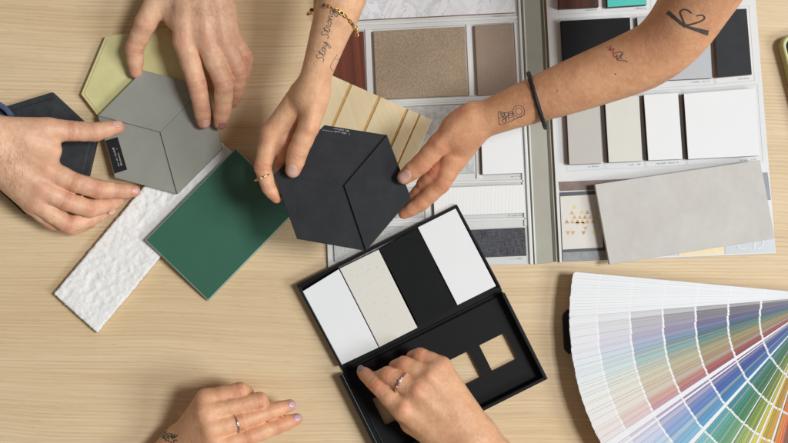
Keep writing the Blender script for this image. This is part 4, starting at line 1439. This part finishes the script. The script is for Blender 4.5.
# bracelet: gold links with stones
pts = [(309.5, 12.5), (315, 7), (324, 5), (333, 8), (340, 11.5), (346, 16.5), (351.5, 23), (356, 30)]
br = []
for u, v in pts:
    h_, n_ = drop(aC, min(max(u, 312), 353), v, 1.3)
    if h_ is None: h_ = P(u, v, 132)
    hh = P(u, v, h_[2]); br.append(hh)
# close under the wrist
cA = P(333, 18, 130)
low = [P(357, 33, 128), P(352, 30, 112), P(338, 22, 98), P(322, 13, 98), P(309, 14, 112)]
chain = br + low
dense = []
n = len(chain)
for i in range(n):
    p0, p1_, p2_, p3 = chain[i - 1], chain[i], chain[(i + 1) % n], chain[(i + 2) % n]
    for t_ in np.linspace(0, 1, 9)[:-1]:
        dense.append(0.5 * ((2 * p1_) + (-p0 + p2_) * t_ + (2 * p0 - 5 * p1_ + 4 * p2_ - p3) * t_ ** 2 + (-p0 + 3 * p1_ - 3 * p2_ + p3) * t_ ** 3))
dense = np.array(dense)
seg = np.linalg.norm(np.roll(dense, -1, 0) - dense, axis=1)
cl = np.concatenate([[0], np.cumsum(seg)])
tot = cl[-1]
mb = MB()
stones = []
NL = 44
for k in range(NL):
    s = tot * k / NL
    i = min(np.searchsorted(cl, s, 'right') - 1, len(dense) - 1)
    p = dense[i]; q = dense[(i + 1) % len(dense)]
    d = (q - p) / (np.linalg.norm(q - p) + 1e-9)
    e = np.cross(d, [0.2, 0.1, 1.0]); e /= np.linalg.norm(e)
    if k % 2: e = np.cross(d, e)
    if k % 4 == 1:
        stones.append((p, k))
        v, f = tube([p + d * math.cos(a) * 1.9 + np.cross(d, [0, 0, 1.0]) * math.sin(a) * 1.7 for a in np.linspace(0, 2 * math.pi, 15)[:-1]], 0.5, 6, closed=True)
    else:
        v, f = tube([p + d * math.cos(a) * 2.1 + e * math.sin(a) * 1.1 for a in np.linspace(0, 2 * math.pi, 13)[:-1]], 0.5, 6, closed=True)
    mb.add(v, f)
# loose end of the chain
for k, (u, v, z) in enumerate(((357.2, 31, 129), (357.0, 34.5, 127), (356.2, 28.5, 131))):
    p = P(u, v, z)
    v, f = tube([p + np.array([math.cos(a) * 1.2, math.sin(a) * 2.0, 0]) for a in np.linspace(0, 2 * math.pi, 13)[:-1]], 0.55, 6, closed=True)
    mb.add(v, f)
mb.build('bracelet', M['gold'], aC, smooth=True, label='gold chain bracelet set with dark and amber stones')
for n_, (p, k) in enumerate(stones):
    bm = bmesh.new(); bmesh.ops.create_icosphere(bm, subdivisions=2, radius=1.55)
    vs = [np.array(x.co) * np.array([1, 1, 0.75]) + p + np.array([0, 0, .4]) for x in bm.verts]; fs = [[x.index for x in q.verts] for q in bm.faces]; bm.free()
    build('bracelet_stone', vs, fs, [M['gem_dark'], M['gem_amber'], M['gem_dark'], M['gem_dark']][n_ % 4], aC, smooth=True)

# cursive tattoo reading up the forearm
GL = {'S': (1.0, [[(0.95, 1.65), (0.6, 1.95), (0.2, 1.6), (0.45, 1.1), (0.75, 0.6), (0.45, 0.05), (0.0, 0.25)]]),
      't': (0.75, [[(0.0, 0.2), (0.35, 1.1), (0.45, 1.9), (0.35, 0.3), (0.55, 0.02), (0.85, 0.3)], [(0.05, 1.25), (0.8, 1.4)]]),
      'a': (1.05, [[(0.8, 0.85), (0.45, 1.0), (0.15, 0.55), (0.35, 0.05), (0.7, 0.4), (0.85, 0.95), (0.82, 0.2), (1.1, 0.15)]]),
      'y': (1.0, [[(0.05, 0.9), (0.2, 0.25), (0.5, 0.15), (0.8, 0.95), (0.75, -0.3), (0.45, -1.0), (0.15, -0.7), (0.6, -0.1), (1.05, 0.3)]]),
      'r': (0.8, [[(0, 0.1), (0.25, 0.9), (0.35, 1.1), (0.6, 0.9), (0.55, 0.2), (0.85, 0.1)]]),
      'o': (0.95, [[(0.5, 1.0), (0.15, 0.6), (0.35, 0.05), (0.75, 0.35), (0.6, 0.95), (0.4, 0.95), (0.95, 0.85)]]),
      'n': (1.0, [[(0.05, 0.9), (0.15, 0.1), (0.3, 0.75), (0.55, 1.0), (0.72, 0.7), (0.72, 0.15), (1.0, 0.15)]]),
      'g': (1.1, [[(0.8, 0.85), (0.45, 1.0), (0.15, 0.55), (0.4, 0.08), (0.75, 0.5), (0.85, 0.95), (0.75, -0.5), (0.4, -1.0), (0.1, -0.6), (1.1, 0.4)]])}


def lettering(text, start, end, up, h):
    s0 = np.array(start, float); d = np.array(end, float) - s0; L = np.linalg.norm(d); d /= L
    up = np.array(up, float); up -= d * (up @ d); up /= np.linalg.norm(up)
    total = sum(GL[ch][0] if ch in GL else 0.7 for ch in text)
    k = L / total
    out, x = [], 0.0
    for ch in text:
        if ch in GL:
            for st in GL[ch][1]:
                out.append(([s0 + d * (x + px_ + 0.18 * py_) * k + up * py_ * h for px_, py_ in st], 0.62))
            x += GL[ch][0]
        else:
            x += 0.7
    return out


ribbons('tattoo', aC, lettering('Stay Strong', (323.5, 62), (334.5, 10), (-1, -0.1), 4.1), M['tattoo'], label='cursive lettering tattoo reading Stay Strong')
ribbons('tattoo', aC, [([(337.5, 54), (333.5, 60), (330.5, 66), (332.5, 70.5), (335, 69.5)], 0.6), ([(334, 59), (338.5, 59.5), (337.8, 64)], 0.5)], M['tattoo_grey'], label='small faded curved line tattoo')

limbD = Limb(
    fore=[[(800, -230, 320, 52), (745, -95, 245, 44), (722, -42, 220, 39.5), (699, -2, 198, 35.5), (673, 36, 178, 32), (641, 60, 165, 29.5), (573, 86, 150, 25), (531, 101, 138, 20.8), (490, 117, 126, 16.8), (470, 124, 122, 17), (457, 133, 118, 17.5)],
          [(641, 59, 150, 29), (573, 86, 135, 24.5), (531, 102, 124, 20), (490, 117, 113, 16.4), (470, 125, 108, 16.5)]],
    palm=[[(470, 120, 124, 14), (460, 127, 122, 13)], [(468, 136, 112, 15), (453, 160, 103, 12)],
          [(462, 138, 100, 14), (446, 162, 90, 11)]],
    fingers=[[(463, 124.5, 123, 13.6), (439, 144.5, 119, 11.2), (421.5, 163.5, 114, 9.9), (404.8, 177, 108, 7.8)],
             [(452, 158, 102, 10.5), (436.5, 171, 101, 9.2), (424, 184, 92, 8)],
             [(453, 160, 107, 12), (441, 184, 101, 9.4), (421, 203, 94, 8.2), (404, 213.5, 88, 6)],
             [(441, 167, 98, 9.8), (428, 184, 91, 8.5), (411, 201, 84, 7)],
             [(448, 160, 92, 10), (437, 180, 82, 8.3), (418, 202, 76, 7)]], kp=12, vox=1.25,
    tendons=[[(470, 114, 135, 3), (438, 143, 127.5, 3)], [(478, 107.5, 128, 4.5), (470, 108.5, 127, 5)]])
aD = arm(p2, limbD, M['skin_tan'], 'left arm with linework tattoos and a black cord at the wrist',
         reds=[(434, 170, 108, 11, .85), (441, 184, 108, 9, .5), (404, 214, 92, 9, .8), (422, 163, 120, 9, .5), (645, 40, 190, 16, .25)])
nail(aD, (410, 171.5, 119), (397.4, 182.6, 110), 10, M['nail_nude'], nrm=(-0.15, -0.1, 1))
# cord round the wrist
cc = P(537, 100.5, 131)
axv = P(573, 86, 142) - P(500, 113, 120); axv /= np.linalg.norm(axv)
sv = np.cross(axv, [0, 0, 1.0]); sv /= np.linalg.norm(sv); uv = np.cross(sv, axv)
path = []
for a in np.linspace(0, 2 * math.pi, 60)[:-1]:
    path.append(cc + sv * math.cos(a) * 25.0 + uv * math.sin(a) * 28.5 + axv * (4.5 * math.sin(a) - 0.9 * math.cos(a)))
v, f = tube(path, [1.9 + 0.16 * math.sin(i * 2.1) for i in range(len(path))], 10, closed=True)
build('wrist_cord', v, f, M['cord'], aD, smooth=True, label='black cord round the wrist')
z8 = lambda x, y: (470 + x / 2.919, y / 2.919)
z6 = lambda x, y: (380 + x / 2.77, 60 + y / 2.77)
# lantern-like linework near the wrist
st = []
for a, b in (((328, 143), (330, 178)), ((330, 178), (348, 176)), ((328, 143), (368, 148)), ((348, 176), (402, 150)), ((334, 145), (345, 160)), ((345, 146), (352, 170)), ((355, 150), (358, 168)), ((330, 160), (366, 158)), ((338, 168), (360, 150)), ((366, 148), (372, 162))):
    st.append(([z6(*a), z6(*b)], 0.55))
for cx, cy, rr in ((385, 142, 16), (385, 142, 9), (362, 148, 6), (340, 152, 5), (344, 168, 5)):
    st.append(([z6(cx + rr * math.cos(a), cy + rr * math.sin(a)) for a in np.linspace(0, 6.28, 13)], 0.5))
ribbons('tattoo', aD, st, M['tattoo'], label='lantern shaped linework tattoo near the wrist')
# scissors shaped tattoo on the upper arm
z7 = lambda x, y: (660 + x / 4.43, y / 4.43)
st = [([z7(34, 52), z7(72, 84), z7(112, 118)], (4.6, 2.4)), ([z7(112, 116), z7(160, 130), z7(214, 146)], (2.0, 5.4)),
      ([z7(112, 112), z7(98, 78), z7(90, 54), z7(102, 42), z7(122, 44), z7(140, 58)], (1.8, 1.3)),
      ([z7(114, 112), z7(150, 104), z7(184, 92), z7(198, 78), z7(186, 66), z7(162, 70)], (1.8, 1.3))]
ribbons('tattoo', aD, st, M['tattoo_dark'], label='dark tattoo of scissors whose handles form a heart')
st = [([z8(418, 158), z8(432, 152), z8(446, 154), z8(440, 166), z8(428, 172), z8(440, 176), z8(456, 178), z8(460, 182)], 0.8), ([z8(446, 156), z8(438, 164), z8(446, 172)], 0.7), ([z8(430, 160), z8(430, 176)], 0.7)]
ribbons('tattoo', aD, st, M['tattoo'], label='small looped tattoo')
st = [([z8(404, 146), z8(412, 138), z8(410, 148), z8(420, 142), z8(418, 156), z8(424, 168), z8(428, 160)], 0.8), ([z8(396, 140), z8(414, 132)], 0.5)]
ribbons('tattoo', aD, st, M['tattoo_red'], label='small red scribble tattoo')
for x, y, rr in ((424, 216, 0.9), (256, 265, 0.7)):
    cx, cy = z8(x, y)
    ribbons('mole', aD, [([(cx - rr * .6, cy), (cx + rr * .6, cy)], rr * 1.7)], M['mole'])

# ------------------------------------------------------------------ third person (bottom): ringed hands
p3 = root('person', P(380, 560, 40), 'person at the bottom edge with ringed hands, one reaching over the black box', 'person')
metE = [[(463, 450, 48, 15), (403, 409, 52, 10.8)], [(470, 444, 52, 15), (417, 391, 55, 10.8)], [(476, 436, 52, 15), (430, 376, 52, 10.3)], [(480, 430, 47, 12.5), (441, 367, 45, 9.6)]]
limbE = Limb(
    palm=metE + [[(445, 440, 42, 14), (410, 424, 37, 9)],
                 [(468, 450, 50, 18), (500, 485, 55, 21), (560, 560, 66, 27), (670, 700, 90, 33)], [(481, 439, 48, 16.5), (515, 475, 54, 20), (580, 545, 64, 26), (690, 680, 88, 32)]],
    fingers=[[(403, 410, 52, 10.8), (377.5, 385.5, 42, 8.6), (367.5, 376.5, 31, 7.2), (361.8, 371.5, 23, 5.4)],
             [(417, 392, 55, 10.6), (388, 375, 46, 8.6), (379, 378, 32, 7.4), (376, 384, 20, 6.2)],
             [(430, 376, 52, 10.1), (404.5, 364.5, 44, 8.5), (396, 367, 30, 7.3), (393, 373, 19, 6)],
             [(442, 366, 45, 9.4), (420.5, 355.6, 38, 7.9), (413, 357, 26, 6.6), (410, 362, 17, 5.5)],
             [(412, 424, 36, 9), (393, 405, 25, 8), (381, 392, 16, 6.4)]],
    tendons=tendon_set(metE, 3.0, 1.0, -0.4) + [[(403, 409, 58.5, 5.2), (402.6, 408.6, 58.6, 5.2)], [(417, 391, 61.5, 5.4), (416.6, 390.6, 61.6, 5.4)], [(430, 376, 58, 5.2), (429.6, 375.7, 58, 5.2)]])
aE = arm(p3, limbE, M['skin_warm'], 'right arm with a jewelled ring reaching up over the black box',
         reds=[(403, 408, 62, 8, .55), (418, 391, 64, 8, .5), (378, 386, 50, 8, .65), (388, 374, 54, 7, .6), (404, 364, 52, 7, .6), (420, 355, 45, 7, .6), (430, 376, 62, 7, .35)])
nail(aE, (364.6, 371.4, 30), (358.4, 366.6, 25), 6.2, M['nail_grey'], nrm=(-0.35, 0.45, 0.8), over=1)
finger_ring(aE, 401.6, 383, 50.5, 388, 375, 46, 10.2, M['silver'], 0.95, label='silver ring with pink stones', gems=[(78, 1.5, M['gem_clear']), (98, 1.2, M['gem_pink']), (62, 1.1, M['gem_clear']), (112, 1.0, M['gem_clear']), (50, 1.0, M['gem_pink'])])

metF = [[(186, 436, 22, 12), (206, 399, 54, 9.8)], [(180, 442, 20, 13), (206, 413, 62, 10)], [(178, 450, 20, 13), (212, 429, 64, 10)], [(178, 460, 22, 13), (216, 446, 60, 10)]]
limbF = Limb(
    palm=metF + [[(180, 444, 20, 16), (152, 472, 22, 19), (95, 530, 30, 25), (-30, 650, 45, 32)], [(188, 454, 20, 16), (164, 485, 22, 19), (112, 548, 30, 25), (-10, 670, 45, 32)], [(190, 458, 28, 13), (218, 458, 28, 11)]],
    fingers=[[(206, 399.5, 54, 9.8), (239.5, 391, 52, 8.8), (246, 393.5, 41, 7.8), (247, 400, 30, 6.5)],
             [(206, 413, 62, 10), (259, 400.5, 53, 8.4), (263, 406, 40, 7.5), (258, 412, 31, 6.5)],
             [(212, 429, 64, 10), (240, 421.5, 58, 9), (270, 411.5, 48, 8), (290, 405.5, 42, 6.3)],
             [(216, 446, 60, 10), (248, 437, 54, 8.8), (278, 426, 45, 7.9), (296.5, 419.2, 39, 6.2)],
             [(214, 458, 30, 10), (240, 458, 26, 9), (262, 452, 28, 6.8)]])
aF = arm(p3, limbF, M['skin_warm'], 'left arm with curled fingers, a plain ring and a dark wrist tattoo',
         reds=[(239, 391, 60, 8, .55), (222, 393, 58, 8, .4), (250, 409, 58, 8, .4), (248, 437, 62, 7, .4)])
nail(aF, (288.5, 404.6, 50), (296.2, 402.6, 47), 6.6, M['nail_lilac'], nrm=(0.15, 0.55, 0.8))
nail(aF, (294, 418.6, 47), (302.4, 416.4, 43), 6.8, M['nail_lilac'], nrm=(0.15, 0.35, 0.9))
finger_ring(aF, 236, 422.8, 58.5, 270, 411.5, 48, 9.7, M['silver'], 0.95, label='plain silver ring', gems=[(86, 1.2, M['gem_clear'])])
z4 = lambda x, y: (150 + x / 4.925, 373 + y / 4.925)
st = []
rr_ = random.Random(4)
for k in range(16):
    x, y = 52 + k * 5.2, 296 + (k % 5) * 7 + k * 0.6
    pts_ = [z4(x + rr_.uniform(-10, 10), y + rr_.uniform(-12, 14)) for _ in range(4)]
    st.append((pts_, 1.0))
ribbons('tattoo', aF, st, M['tattoo_dark'], label='dark tangled tattoo on the wrist')
